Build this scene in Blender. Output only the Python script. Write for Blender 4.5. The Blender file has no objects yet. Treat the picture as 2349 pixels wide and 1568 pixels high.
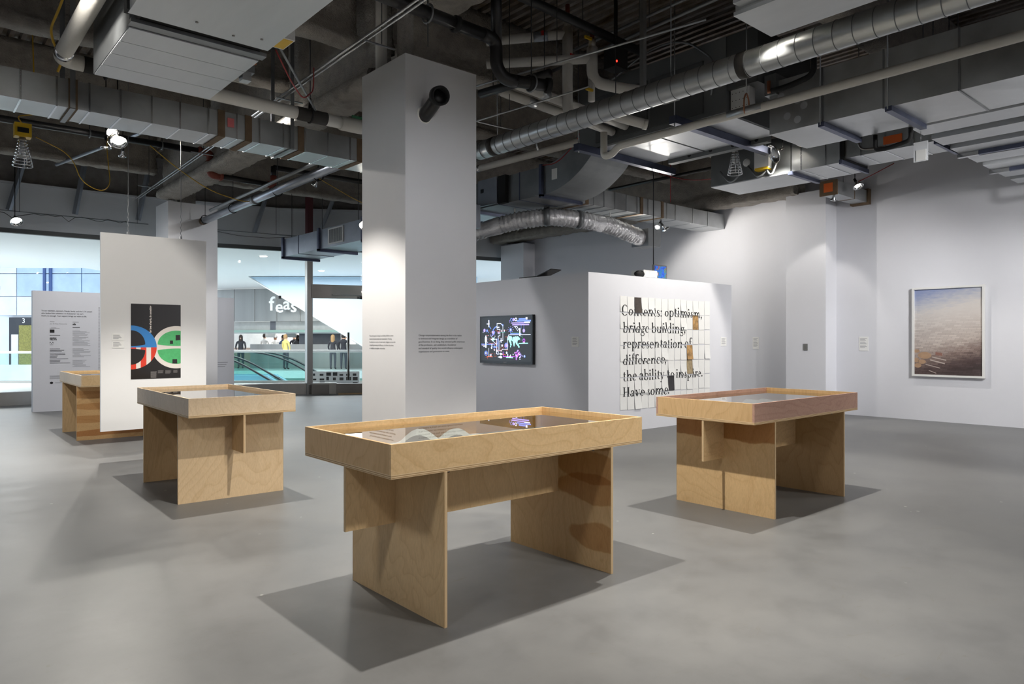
import bpy, math, random
from mathutils import Vector, Matrix

random.seed(7)
SC = bpy.context.scene
COL = SC.collection
YAW = math.radians(41.0)          # the room grid is turned 41 degrees to the view

# ------------------------------------------------------------------ camera
cam_d = bpy.data.cameras.new('camera')
cam_d.sensor_width = 36.0
cam_d.lens = 36.0 * 1624.75 / 2349.0
cam_d.shift_y = -3.9 / 2349.0
cam_d.clip_end = 200
cam = bpy.data.objects.new('camera', cam_d)
cam.location = (0, 0, 1.446)
cam.rotation_euler = (math.radians(90), 0, -YAW)
COL.objects.link(cam)
SC.camera = cam

# ------------------------------------------------------------------ world (overcast sky outside the mall)
W = bpy.data.worlds.new('sky')
SC.world = W
W.use_nodes = True
bgn = W.node_tree.nodes['Background']
bgn.inputs[0].default_value = (0.78, 0.88, 1.0, 1)
bgn.inputs[1].default_value = 1.6

# ------------------------------------------------------------------ exposure
SC.view_settings.view_transform = 'Standard'
SC.view_settings.look = 'None'
SC.view_settings.gamma = 1.0
SC.view_settings.exposure = 0.2
SC.view_settings.use_curve_mapping = False
SC.cycles.max_bounces = 6
SC.cycles.diffuse_bounces = 3
SC.cycles.adaptive_threshold = 0.04
SC.cycles.glossy_bounces = 3
SC.cycles.transmission_bounces = 2
SC.cycles.transparent_max_bounces = 12
SC.cycles.caustics_reflective = False
SC.cycles.caustics_refractive = False
SC.cycles.sample_clamp_indirect = 6.0

# ------------------------------------------------------------------ lamps of the place (energy, colour, cone): tuned here
TABLE_W, TABLE_CONE = 620, 88
FLOOD_W = 560
MALL_W = 880
WARM = (1.0, 0.95, 0.87)
NEUT = (1.0, 0.985, 0.97)
COOL = (0.90, 0.94, 1.0)


def area_light(name, loc, size, power, color, rot=(0, 0, 0)):
    d = bpy.data.lights.new(name, 'AREA')
    d.shape = 'RECTANGLE'
    d.size, d.size_y = size
    d.energy = power
    d.color = color
    o = bpy.data.objects.new(name, d)
    o.location = loc
    o.rotation_euler = rot
    COL.objects.link(o)
    return o


def cam2room(x, d):
    c, s = math.cos(YAW), math.sin(YAW)
    return (x * c + d * s, -x * s + d * c)


for i, (mx, md, sx, sy) in enumerate(((-9, 27, 8, 3), (-10, 31.2, 9, 2), (-9.5, 39.5, 9, 3), (-18.5, 23, 5, 4))):
    rx, ry = cam2room(mx, md)
    area_light('mall_ceiling_light', (rx, ry, 4.05), (sx, sy), MALL_W * sx * sy / 32, (1.0, 0.985, 0.96), (0, 0, -YAW))

# ================================================================== helpers
def lin(c):
    return tuple(((v / 255) / 12.92 if v / 255 <= .04045 else ((v / 255 + .055) / 1.055) ** 2.4) for v in c)


ORG = {}
MATS = {}


def nodes_of(name):
    m = bpy.data.materials.new(name)
    m.use_nodes = True
    nt = m.node_tree
    return m, nt, nt.nodes['Principled BSDF']


def coords(nt, stretch=(1, 1, 1)):
    tc = nt.nodes.new('ShaderNodeTexCoord')
    mp = nt.nodes.new('ShaderNodeMapping')
    mp.inputs['Scale'].default_value = stretch
    nt.links.new(tc.outputs['Object'], mp.inputs[0])
    return mp


def noise(nt, vec, scale, detail=4, rough=.5, dist=0):
    n = nt.nodes.new('ShaderNodeTexNoise')
    n.inputs['Scale'].default_value = scale
    n.inputs['Detail'].default_value = detail
    n.inputs['Roughness'].default_value = rough
    n.inputs['Distortion'].default_value = dist
    nt.links.new(vec.outputs[0], n.inputs['Vector'])
    return n


def ramp(nt, fac, stops):
    r = nt.nodes.new('ShaderNodeValToRGB')
    el = r.color_ramp.elements
    while len(el) < len(stops):
        el.new(.5)
    for e, (p, c) in zip(el, stops):
        e.position = p
        e.color = (*c, 1) if len(c) == 3 else c
    nt.links.new(fac, r.inputs[0])
    return r


def mixrgb(nt, fac, a, b, mode='MIX'):
    m = nt.nodes.new('ShaderNodeMix')
    m.data_type = 'RGBA'
    m.blend_type = mode
    for sock, v in ((m.inputs[0], fac), (m.inputs[6], a), (m.inputs[7], b)):
        if hasattr(v, 'is_linked') or hasattr(v, 'links'):
            nt.links.new(v, sock)
        elif isinstance(v, (int, float)):
            sock.default_value = v
        else:
            sock.default_value = (*v, 1)
    return m.outputs[2]


def addbump(nt, p, h, strength, dist=.01):
    b = nt.nodes.new('ShaderNodeBump')
    b.inputs['Strength'].default_value = strength
    b.inputs['Distance'].default_value = dist
    nt.links.new(h, b.inputs['Height'])
    nt.links.new(b.outputs[0], p.inputs['Normal'])


def mat(name, col, rough=.5, metal=0, var=0, vs=4, bump=0, bs=60, stretch=(1, 1, 1), spec=.5, emit=0, rvar=0, bdist=.01):
    m, nt, p = nodes_of(name)
    c = lin(col)
    p.inputs['Base Color'].default_value = (*c, 1)
    p.inputs['Roughness'].default_value = rough
    p.inputs['Metallic'].default_value = metal
    p.inputs['Specular IOR Level'].default_value = spec
    if emit:
        m.cycles.emission_sampling = 'NONE'
        p.inputs['Emission Color'].default_value = (*c, 1)
        p.inputs['Emission Strength'].default_value = emit
    if var or bump:
        v = coords(nt, stretch)
    if var:
        n = noise(nt, v, vs, 5, .6)
        r = ramp(nt, n.outputs[0], ((.3, tuple(x * (1 - var) for x in c)), (.7, tuple(min(1, x * (1 + var)) for x in c))))
        nt.links.new(r.outputs[0], p.inputs['Base Color'])
        if rvar:
            mr = nt.nodes.new('ShaderNodeMapRange')
            mr.inputs[1].default_value, mr.inputs[2].default_value = .3, .7
            mr.inputs[3].default_value, mr.inputs[4].default_value = max(0, rough - rvar), rough + rvar
            nt.links.new(n.outputs[0], mr.inputs[0])
            nt.links.new(mr.outputs[0], p.inputs['Roughness'])
    if bump:
        n2 = noise(nt, v, bs, 3, .6)
        addbump(nt, p, n2.outputs[0], bump, bdist)
    MATS[name] = m
    return m


def plywood(name, base=(203, 171, 128), line=(184, 148, 102), off=(0, 0, 0), stretch=(1, 1, .35), freq=16, tint=None, patches=()):
    m, nt, p = nodes_of(name)
    tc = nt.nodes.new('ShaderNodeTexCoord')
    mp = nt.nodes.new('ShaderNodeMapping')
    mp.inputs['Scale'].default_value = stretch
    mp.inputs['Location'].default_value = off
    nt.links.new(tc.outputs['Object'], mp.inputs[0])
    n = noise(nt, mp, 2.2, 2.5, .45, .8)
    mu = nt.nodes.new('ShaderNodeMath')
    mu.operation = 'MULTIPLY'
    mu.inputs[1].default_value = freq
    nt.links.new(n.outputs[0], mu.inputs[0])
    fr = nt.nodes.new('ShaderNodeMath')
    fr.operation = 'FRACT'
    nt.links.new(mu.outputs[0], fr.inputs[0])
    b, l = lin(base), lin(line)
    l = tuple(.5 * x + .5 * y for x, y in zip(b, l))
    mid = tuple(.6 * x + .4 * y for x, y in zip(b, l))
    r = ramp(nt, fr.outputs[0], ((0, l), (.14, mid), (.5, b), (.9, b), (1.0, mid)))
    big = noise(nt, mp, 1.3, 3, .5, .3)
    r2 = ramp(nt, big.outputs[0], ((.35, (.93, .92, .91)), (.68, (1.05, 1.04, 1.03))))
    col = mixrgb(nt, 1.0, r.outputs[0], r2.outputs[0], 'MULTIPLY')
    fib = noise(nt, coords(nt, tuple(v * k for v, k in zip(stretch, (60, 60, 22)))), 3, 2, .5)
    r3 = ramp(nt, fib.outputs[0], ((.35, (.94, .93, .92)), (.65, (1.03, 1.03, 1.03))))
    col = mixrgb(nt, 1.0, col, r3.outputs[0], 'MULTIPLY')
    for (cx, cy, cz, rx, ry, rz, pc, k) in patches:
        sub = nt.nodes.new('ShaderNodeMapping')
        sub.vector_type = 'TEXTURE'
        sub.inputs['Location'].default_value = (cx, cy, cz)
        sub.inputs['Scale'].default_value = (rx, ry, rz)
        nt.links.new(tc.outputs['Object'], sub.inputs[0])
        wob = noise(nt, mp, 5, 3, .5)
        ad = nt.nodes.new('ShaderNodeVectorMath')
        ad.operation = 'LENGTH'
        nt.links.new(sub.outputs[0], ad.inputs[0])
        sm = nt.nodes.new('ShaderNodeMath')
        sm.operation = 'ADD'
        nt.links.new(ad.outputs['Value'], sm.inputs[0])
        nt.links.new(wob.outputs[0], sm.inputs[1])
        rp = ramp(nt, sm.outputs[0], ((0, (k, k, k)), (.72, (k, k, k)), (.78, (0, 0, 0))))
        rp.color_ramp.elements[1].position = .93
        rp.color_ramp.elements[2].position = 1.0
        sc = nt.nodes.new('ShaderNodeMath')
        sc.operation = 'MULTIPLY'
        sc.inputs[1].default_value = .66
        nt.links.new(sm.outputs[0], sc.inputs[0])
        nt.links.new(sc.outputs[0], rp.inputs[0])
        dark = mixrgb(nt, 1.0, col, lin(pc), 'MULTIPLY')
        col = mixrgb(nt, rp.outputs[0], col, dark)
    if tint:
        col = mixrgb(nt, 1.0, col, lin(tint), 'MULTIPLY')
    nt.links.new(col, p.inputs['Base Color'])
    p.inputs['Roughness'].default_value = .5
    p.inputs['Specular IOR Level'].default_value = .3
    addbump(nt, p, fr.outputs[0], .05, .002)
    MATS[name] = m
    return m


def stripes(name, axis, freq, a, b, rough=.6):
    """plies of a plywood edge: bands across one object axis"""
    m, nt, p = nodes_of(name)
    tc = nt.nodes.new('ShaderNodeTexCoord')
    sp = nt.nodes.new('ShaderNodeSeparateXYZ')
    nt.links.new(tc.outputs['Object'], sp.inputs[0])
    mu = nt.nodes.new('ShaderNodeMath')
    mu.operation = 'MULTIPLY'
    mu.inputs[1].default_value = freq
    nt.links.new(sp.outputs[axis], mu.inputs[0])
    fr = nt.nodes.new('ShaderNodeMath')
    fr.operation = 'FRACT'
    nt.links.new(mu.outputs[0], fr.inputs[0])
    r = ramp(nt, fr.outputs[0], ((0, lin(a)), (.45, lin(a)), (.55, lin(b)), (1, lin(b))))
    nt.links.new(r.outputs[0], p.inputs['Base Color'])
    p.inputs['Roughness'].default_value = rough
    MATS[name] = m
    return m


def glass(name, tint=(1, 1, 1), ior=1.5, rough=0.0, both=1.0):
    m = bpy.data.materials.new(name)
    m.use_nodes = True
    nt = m.node_tree
    nt.nodes.clear()
    out = nt.nodes.new('ShaderNodeOutputMaterial')
    tr = nt.nodes.new('ShaderNodeBsdfTransparent')
    tr.inputs[0].default_value = (*tint, 1)
    gl = nt.nodes.new('ShaderNodeBsdfGlossy')
    gl.inputs['Roughness'].default_value = rough
    fr = nt.nodes.new('ShaderNodeFresnel')
    fr.inputs[0].default_value = ior
    mx = nt.nodes.new('ShaderNodeMixShader')
    ge = nt.nodes.new('ShaderNodeNewGeometry')
    inv = nt.nodes.new('ShaderNodeMath')
    inv.operation = 'SUBTRACT'
    inv.inputs[0].default_value = 1.0
    nt.links.new(ge.outputs['Backfacing'], inv.inputs[1])
    ml = nt.nodes.new('ShaderNodeMath')
    ml.operation = 'MULTIPLY'
    nt.links.new(fr.outputs[0], ml.inputs[0])
    nt.links.new(inv.outputs[0], ml.inputs[1])
    m2 = nt.nodes.new('ShaderNodeMath')      # two surfaces reflect
    m2.operation = 'MULTIPLY'
    m2.use_clamp = True
    m2.inputs[1].default_value = both
    nt.links.new(ml.outputs[0], m2.inputs[0])
    nt.links.new(m2.outputs[0], mx.inputs[0])
    nt.links.new(tr.outputs[0], mx.inputs[1])
    nt.links.new(gl.outputs[0], mx.inputs[2])
    nt.links.new(mx.outputs[0], out.inputs[0])
    MATS[name] = m
    return m


def mk(name, vs, fs, m, par=None, smooth=False, mi=None):
    o0 = ORG.get(par.name, (0, 0, 0)) if par else (0, 0, 0)
    me = bpy.data.meshes.new(name)
    me.from_pydata([(v[0] - o0[0], v[1] - o0[1], v[2] - o0[2]) for v in vs], [], fs)
    ms = m if isinstance(m, (list, tuple)) else [m]
    for q in ms:
        me.materials.append(MATS[q] if isinstance(q, str) else q)
    if mi:
        me.polygons.foreach_set('material_index', mi)
    if smooth:
        me.polygons.foreach_set('use_smooth', [True] * len(me.polygons))
    me.update()
    o = bpy.data.objects.new(name, me)
    COL.objects.link(o)
    if par:
        o.parent = par
        ORG[o.name] = o0
    return o


def tag(o, label, cat, group=None, kind=None):
    if label:
        o['label'] = label
    if cat:
        o['category'] = cat
    if group:
        o['group'] = group
    if kind:
        o['kind'] = kind
    return o


def thing(name, label, cat, loc=(0, 0, 0), rz=0, group=None, local=False, kind=None):
    o = bpy.data.objects.new(name, None)
    o.empty_display_size = .1
    o.location = loc
    o.rotation_euler = (0, 0, rz)
    COL.objects.link(o)
    ORG[o.name] = (0, 0, 0) if local else tuple(loc)
    return tag(o, label, cat, group, kind)


def struct(o):
    o['kind'] = 'structure'
    return o


BF = [(0, 3, 2, 1), (4, 5, 6, 7), (0, 1, 5, 4), (1, 2, 6, 5), (2, 3, 7, 6), (3, 0, 4, 7)]


def bv(a, b):
    (x0, y0, z0), (x1, y1, z1) = a, b
    return [(x0, y0, z0), (x1, y0, z0), (x1, y1, z0), (x0, y1, z0), (x0, y0, z1), (x1, y0, z1), (x1, y1, z1), (x0, y1, z1)]


def box(name, a, b, m, par=None):
    a, b = tuple(min(p, q) for p, q in zip(a, b)), tuple(max(p, q) for p, q in zip(a, b))
    return mk(name, bv(a, b), BF, m, par)


def boxes(name, lst, m, par=None, mi=None):
    vs, fs, ids = [], [], []
    for k, (a, b) in enumerate(lst):
        a, b = tuple(min(p, q) for p, q in zip(a, b)), tuple(max(p, q) for p, q in zip(a, b))
        n = len(vs)
        vs += bv(a, b)
        fs += [tuple(i + n for i in f) for f in BF]
        if mi:
            ids += [mi[k]] * 6
    return mk(name, vs, fs, m, par, False, ids or None)


def fillet(pts, r, seg=6):
    pts = [Vector(p) for p in pts]
    out = [pts[0]]
    for i in range(1, len(pts) - 1):
        a, b, c = pts[i - 1], pts[i], pts[i + 1]
        d1, d2 = (a - b), (c - b)
        k = min(r, d1.length * .49, d2.length * .49)
        p0, p1 = b + d1.normalized() * k, b + d2.normalized() * k
        for j in range(seg + 1):
            t = j / seg
            out.append(p0 * (1 - t) ** 2 + b * 2 * t * (1 - t) + p1 * t * t)
    out.append(pts[-1])
    return out


def sweep(pts, r, n=10, rf=None, caps=True):
    pts = [Vector(p) for p in pts]
    vs, fs = [], []
    t = (pts[1] - pts[0]).normalized()
    up = Vector((0, 0, 1)) if abs(t.z) < .9 else Vector((1, 0, 0))
    nx = t.cross(up).normalized()
    for i, p in enumerate(pts):
        if i == 0:
            tt = pts[1] - pts[0]
        elif i == len(pts) - 1:
            tt = pts[-1] - pts[-2]
        else:
            tt = (pts[i + 1] - p).normalized() + (p - pts[i - 1]).normalized()
        tt = tt.normalized()
        nx = (nx - tt * nx.dot(tt)).normalized()
        ny = tt.cross(nx)
        for j in range(n):
            a = 2 * math.pi * j / n
            rr = (r[i] if isinstance(r, (list, tuple)) else r)
            if rf:
                rr *= rf(i, j)
            q = p + (nx * math.cos(a) + ny * math.sin(a)) * rr
            vs.append(tuple(q))
    for i in range(len(pts) - 1):
        for j in range(n):
            k = (j + 1) % n
            fs.append((i * n + j, i * n + k, (i + 1) * n + k, (i + 1) * n + j))
    if caps:
        fs.append(tuple(reversed(range(n))))
        fs.append(tuple(range((len(pts) - 1) * n, len(pts) * n)))
    return vs, fs


def tube(name, pts, r, m, par=None, n=10, rf=None, caps=True):
    vs, fs = sweep(pts, r, n, rf, caps)
    return mk(name, vs, fs, m, par, True)


def tubes(name, lst, r, m, par=None, n=6):
    V, Fc = [], []
    for pts in lst:
        vs, fs = sweep(pts, r, n)
        k = len(V)
        V += vs
        Fc += [tuple(i + k for i in f) for f in fs]
    return mk(name, V, Fc, m, par, True)


def lathe(name, prof, loc, axis, m, par=None, n=20):
    """profile (radius, height) turned about an axis through loc"""
    ax = Vector(axis).normalized()
    up = Vector((0, 0, 1)) if abs(ax.z) < .9 else Vector((1, 0, 0))
    u = ax.cross(up).normalized()
    v = ax.cross(u)
    L = Vector(loc)
    vs, fs = [], []
    for (r, h) in prof:
        for j in range(n):
            a = 2 * math.pi * j / n
            vs.append(tuple(L + ax * h + (u * math.cos(a) + v * math.sin(a)) * max(r, 1e-4)))
    for i in range(len(prof) - 1):
        for j in range(n):
            k = (j + 1) % n
            fs.append((i * n + j, i * n + k, (i + 1) * n + k, (i + 1) * n + j))
    return mk(name, vs, fs, m, par, True)


def plane_pts(o, r, u, pts, out=0.0):
    """2D points on a plane with origin o, right r, up u, pushed out along r x u"""
    o, r, u = Vector(o), Vector(r), Vector(u)
    n = r.cross(u).normalized()
    return [tuple(o + r * p[0] + u * p[1] + n * out) for p in pts]


def polys(name, plist, o, r, u, m, par=None, out=.001, mi=None):
    vs, fs = [], []
    for p in plist:
        k = len(vs)
        vs += plane_pts(o, r, u, p, out)
        fs.append(tuple(range(k, k + len(p))))
    return mk(name, vs, fs, m, par, False, mi)


def disc(cx, cy, rx, ry=None, n=24, a0=0, a1=360):
    ry = ry or rx
    full = abs(a1 - a0) >= 360
    return [(cx + rx * math.cos(math.radians(a0 + (a1 - a0) * i / (n if full else n - 1))), cy + ry * math.sin(math.radians(a0 + (a1 - a0) * i / (n if full else n - 1)))) for i in range(n)]


def rect(x0, y0, x1, y1):
    return [(x0, y0), (x1, y0), (x1, y1), (x0, y1)]


def text(name, body, o, r, u, m, par=None, size=.05, width=None, extrude=0, out=.002, bold=0, line=1.0, sy=1.0):
    cu = bpy.data.curves.new('txt', 'FONT')
    cu.body = body
    cu.size = size
    cu.extrude = extrude
    cu.offset = bold
    cu.space_line = line
    cu.resolution_u = 2
    tmp = bpy.data.objects.new('txt', cu)
    COL.objects.link(tmp)
    dg = bpy.context.evaluated_depsgraph_get()
    me = bpy.data.meshes.new_from_object(tmp.evaluated_get(dg))
    bpy.data.objects.remove(tmp)
    vs = [v.co.copy() for v in me.vertices]
    fs = [tuple(p.vertices) for p in me.polygons]
    bpy.data.meshes.remove(me)
    k = 1.0
    if width and vs:
        k = width / max(v.x for v in vs)
    oo, rr, uu = Vector(o), Vector(r), Vector(u)
    n = rr.cross(uu).normalized()
    return mk(name, [tuple(oo + rr * v.x * k + uu * v.y * sy + n * (v.z + out + extrude)) for v in vs], fs, m, par)


# ================================================================== materials
mat('wall_paint', (225, 226, 232), .65, var=.015, vs=1.2, bump=.02, bs=90)
mat('column_paint', (226, 225, 226), .6, var=.015, vs=1.5, bump=.02, bs=90)
mat('panel_white', (236, 236, 236), .55, var=.01, vs=1)
mat('bulkhead_paint', (216, 219, 222), .7, var=.03, vs=1.5)
mat('black', (16, 16, 17), .45)
mat('black_iron', (30, 29, 30), .4, var=.3, vs=8)
mat('matte_black', (24, 24, 25), .8)
mat('white_plastic', (232, 232, 230), .4)
mat('paper', (240, 240, 238), .7, var=.01)
mat('cream_paper', (244, 242, 234), .75)
mat('ink', (58, 58, 66), .7)
mat('ink_black', (26, 26, 28), .7)
mat('ink_grey', (128, 128, 132), .7)
mat('ink_soft', (160, 160, 165), .7)
mat('galv', (186, 189, 190), .38, .75, var=.14, vs=2.2, rvar=.1)
mat('galv_light', (206, 209, 212), .45, .55, var=.07, vs=1.6, stretch=(3, .6, 3), rvar=.08)
mat('galv_dark', (138, 141, 143), .45, .7, var=.16, vs=2.5, rvar=.08)
mat('galv_cool', (170, 176, 186), .36, .75, var=.12, vs=2)
mat('strut_blue', (90, 96, 118), .4, .7, var=.15, vs=5)
mat('cleat', (196, 198, 200), .25, .95)
mat('sealant', (112, 92, 70), .8, var=.15, vs=12)
mat('sealant_dark', (58, 55, 52), .8, var=.15, vs=12)
mat('foil', (236, 236, 238), .22, .5, var=.1, vs=9, bump=.5, bs=30, bdist=.02)
mat('spray', (168, 162, 153), .95, var=.18, vs=6, bump=.9, bs=42, bdist=.03)
mat('spray_wall', (146, 142, 138), .95, var=.25, vs=2.5, bump=.7, bs=30, bdist=.02)
m_, nt, p = nodes_of('deck')
v = coords(nt, (1, .45, 1))
n = noise(nt, v, 3.2, 5, .65, .5)
r_ = ramp(nt, n.outputs[0], ((.32, lin((92, 70, 42))), (.45, lin((128, 116, 104))), (.6, lin((156, 150, 146))), (.75, lin((120, 92, 76)))))
nt.links.new(r_.outputs[0], p.inputs['Base Color'])
p.inputs['Roughness'].default_value = .7
p.inputs['Metallic'].default_value = .2
MATS['deck'] = m_
mat('insulation', (222, 219, 212), .75, var=.05, vs=4, bump=.15, bs=20)
mat('pvc', (226, 223, 214), .45, var=.03, vs=3)
mat('red_iron', (132, 66, 52), .6, var=.15, vs=9)
mat('red', (196, 40, 36), .5)
mat('red_wire', (150, 34, 34), .6)
mat('maroon', (92, 44, 48), .6)
mat('yellow', (226, 184, 38), .5)
mat('yellow_cord', (212, 170, 52), .55)
mat('orange', (226, 106, 42), .6)
mat('tag_green', (70, 130, 96), .6)
mat('pink', (222, 122, 124), .7)
mat('copper', (176, 116, 84), .45, .4)
mat('chrome', (225, 226, 228), .12, 1.0)
mat('steel', (178, 176, 172), .3, .85, var=.08, vs=2, stretch=(1, 1, .3))
mat('steel_dark', (140, 136, 132), .35, .8, var=.1, vs=2)
mat('dark_frame', (88, 90, 90), .5, .3)
mat('wire', (150, 152, 155), .35, .8)
mat('dark_wire', (46, 46, 48), .6)
mat('ahu_grey', (112, 115, 116), .55, .2, var=.08, vs=2)
mat('ahu_dark', (84, 86, 87), .6, .1, var=.08, vs=2)
mat('bulb', (255, 247, 232), .3, emit=60)
mat('led_red', (255, 30, 20), .3, emit=8)
mat('clear_plastic', (225, 228, 232), .3)
glass('pane_glass', (.96, .98, .985), 1.45)
glass('picture_glass', (.99, .99, .99), 1.35)
glass('case_glass', (.96, .975, .965), 1.5, 0, 1.4)
glass('rail_glass', (.84, .94, .93), 1.45)
# floor paint with scuffs and specks
fm, nt, p = nodes_of('floor_paint')
v = coords(nt)
n1 = noise(nt, v, .35, 6, .6, .4)
n2 = noise(nt, v, 2.4, 6, .65, .2)
r1 = ramp(nt, n1.outputs[0], ((.3, lin((102, 103, 104))), (.7, lin((117, 117, 116)))))
r2 = ramp(nt, n2.outputs[0], ((.30, (.84, .84, .84)), (.5, (1, 1, 1)), (.72, (1.11, 1.11, 1.10))))
c1 = mixrgb(nt, 1.0, r1.outputs[0], r2.outputs[0], 'MULTIPLY')
sp = nt.nodes.new('ShaderNodeTexVoronoi')
sp.inputs['Scale'].default_value = 3.2
nt.links.new(v.outputs[0], sp.inputs['Vector'])
rs = ramp(nt, sp.outputs['Distance'], ((0, (1, 1, 1)), (.034, (1, 1, 1)), (.042, (0, 0, 0))))
nz = noise(nt, v, 1.1, 2)
rz = ramp(nt, nz.outputs[0], ((.5, (0, 0, 0)), (.56, (.5, .5, .5))))
k = nt.nodes.new('ShaderNodeMath')
k.operation = 'MULTIPLY'
nt.links.new(rs.outputs[0], k.inputs[0])
nt.links.new(rz.outputs[0], k.inputs[1])
c2 = mixrgb(nt, k.outputs[0], c1, lin((196, 195, 190)))
sc = noise(nt, coords(nt, (1.2, 3.5, 1)), 2.6, 5, .75, 1.6)
rc = ramp(nt, sc.outputs[0], ((.62, (0, 0, 0)), (.67, (.35, .35, .35)), (.72, (.55, .55, .55))))
c3 = mixrgb(nt, rc.outputs[0], c2, lin((104, 101, 94)))
nt.links.new(c3, p.inputs['Base Color'])
mrg = nt.nodes.new('ShaderNodeMapRange')
mrg.inputs[3].default_value, mrg.inputs[4].default_value = .36, .52
nt.links.new(n2.outputs[0], mrg.inputs[0])
nt.links.new(mrg.outputs[0], p.inputs['Roughness'])
p.inputs['Specular IOR Level'].default_value = .45
addbump(nt, p, n2.outputs[0], .03, .004)
MATS['floor_paint'] = fm

# ================================================================== the shell of the room
DECK = 6.0
floor = struct(mk('floor', [(-9, -9, 0), (14.2, -9, 0), (14.2, 16.6, 0), (9.6, 17.35, 0), (7.8, 18.55, 0), (4.4, 19.3, 0), (1.7, 19.4, 0), (-9, 19.4, 0)],
                  [(0, 1, 2, 3, 4, 5, 6, 7)], 'floor_paint'))
struct(box('wall_right', (14.0, -9, 0), (14.25, 16.6, DECK), 'wall_paint'))
struct(box('wall_left', (-9.2, -9, 0), (-9, 19.4, DECK), 'wall_paint'))
struct(box('wall_rear', (-9, -9.2, 0), (14.2, -9, DECK), 'wall_paint'))
struct(box('trim_1', (13.55, 6.35, 0), (14.0, 7.16, 4.37), 'wall_paint'))
struct(box('trim_2', (13.56, 15.1, 0), (14.0, 16.1, 4.24), 'wall_paint'))
# corrugated deck, ribs along Y
vs, fs = [], []
x, prof = -9.2, []
while x < 14.3:
    prof += [(x, DECK), (x + .045, DECK), (x + .062, DECK + .055), (x + .118, DECK + .055), (x + .135, DECK)]
    x += .152
for (px, pz) in prof:
    vs += [(px, -9.2, pz), (px, 19.8, pz)]
for i in range(len(prof) - 1):
    fs.append((2 * i, 2 * i + 1, 2 * i + 3, 2 * i + 2))
ceiling = struct(mk('ceiling', vs, fs, 'deck'))
box('deck_slab', (-9.3, -9.3, DECK + .08), (14.4, 20, DECK + .2), 'spray_wall', ceiling)


def ibeam(name, along, c, a0, a1, zb, wf, par, tf=.12, ww=.16, zt=DECK, rough=.014):
    """fire-proofed steel beam: rounded I profile swept along X or Y with lumpy spray"""
    h = wf / 2
    pr = [(-h + .03, zb), (h - .03, zb), (h, zb + .03), (h, zb + tf - .03), (h - .04, zb + tf + .01), (ww / 2 + .04, zb + tf + .05), (ww / 2, zb + tf + .1), (ww / 2, zt), (-ww / 2, zt), (-ww / 2, zb + tf + .1), (-ww / 2 - .04, zb + tf + .05), (-h + .04, zb + tf + .01), (-h, zb + tf - .03), (-h, zb + .03)]
    # finer outline
    fine = []
    for i in range(len(pr)):
        a, b = pr[i], pr[(i + 1) % len(pr)]
        m = max(1, int(math.dist(a, b) / .09))
        fine += [(a[0] + (b[0] - a[0]) * j / m, a[1] + (b[1] - a[1]) * j / m) for j in range(m)]
    n = len(fine)
    seg = max(2, int((a1 - a0) / .12))
    vs, fs = [], []
    rnd = random.Random(name + str(c))
    for i in range(seg + 1):
        t = a0 + (a1 - a0) * i / seg
        for (u, z) in fine:
            k = rough if z < zt - .02 else 0
            q = (c + u + rnd.uniform(-k, k), t + rnd.uniform(-k, k), z + rnd.uniform(-k, k))
            vs.append(q if along == 'Y' else (q[1], q[0], q[2]))
    for i in range(seg):
        for j in range(n):
            m = (j + 1) % n
            fs.append((i * n + j, i * n + m, (i + 1) * n + m, (i + 1) * n + j))
    fs.append(tuple(range(n)))
    fs.append(tuple(range(seg * n, seg * n + n)))
    return mk(name, vs, fs, 'spray', par, True)


for yb in (16.5, 13.05, 9.75, 7.78, 3.6):
    ibeam('roof_beam', 'X', yb, -9, 4.2, 5.0, .30, ceiling)
    ibeam('roof_beam', 'X', yb, 4.7, 13.9, 5.0, .30, ceiling)
ibeam('roof_girder', 'Y', 4.45, 7.46, 16.5, 4.5, .5, ceiling, .16, .2, rough=.02)
ibeam('roof_girder', 'Y', 4.45, -9, 6.45, 5.0, .42, ceiling, .16, .2, rough=.02)
ibeam('roof_girder', 'Y', 13.6, 6.9, 16.4, 4.33, .5, ceiling, .2, .3, rough=.02)
box('steel_column', (4.4, 6.75, 4.5), (4.75, 7.1, DECK), 'spray', ceiling)
box('steel_column', (4.75, 16.75, 4.4), (5.1, 17.1, DECK), 'spray', ceiling)

# storefront line (plan polyline in room coordinates)
SF = [(-9, 19.25), (1.7, 19.25), (4.4, 19.15), (7.75, 18.4), (9.55, 17.25), (14.1, 16.35)]


def along_sf(name, z0, z1, t0, t1, m, par=None, pts=None, z1s=None):
    pts = pts or SF
    vs, fs = [], []
    nn = []
    for i, p in enumerate(pts):
        a = Vector(pts[max(0, i - 1)])
        b = Vector(pts[min(len(pts) - 1, i + 1)])
        d = (b - a).normalized()
        nn.append(Vector((-d.y, d.x)))
    for p, n in zip(pts, nn):
        for t, z in ((t0, z0), (t1, z0), (t1, z1), (t0, z1)):
            vs.append((p[0] + n.x * t, p[1] + n.y * t, z))
    for i in range(len(pts) - 1):
        for j in range(4):
            m2 = (j + 1) % 4
            fs.append((i * 4 + j, i * 4 + m2, (i + 1) * 4 + m2, (i + 1) * 4 + j))
    fs += [(0, 1, 2, 3), tuple(range(len(vs) - 4, len(vs)))]
    return mk(name, vs, fs, m, par)


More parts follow.
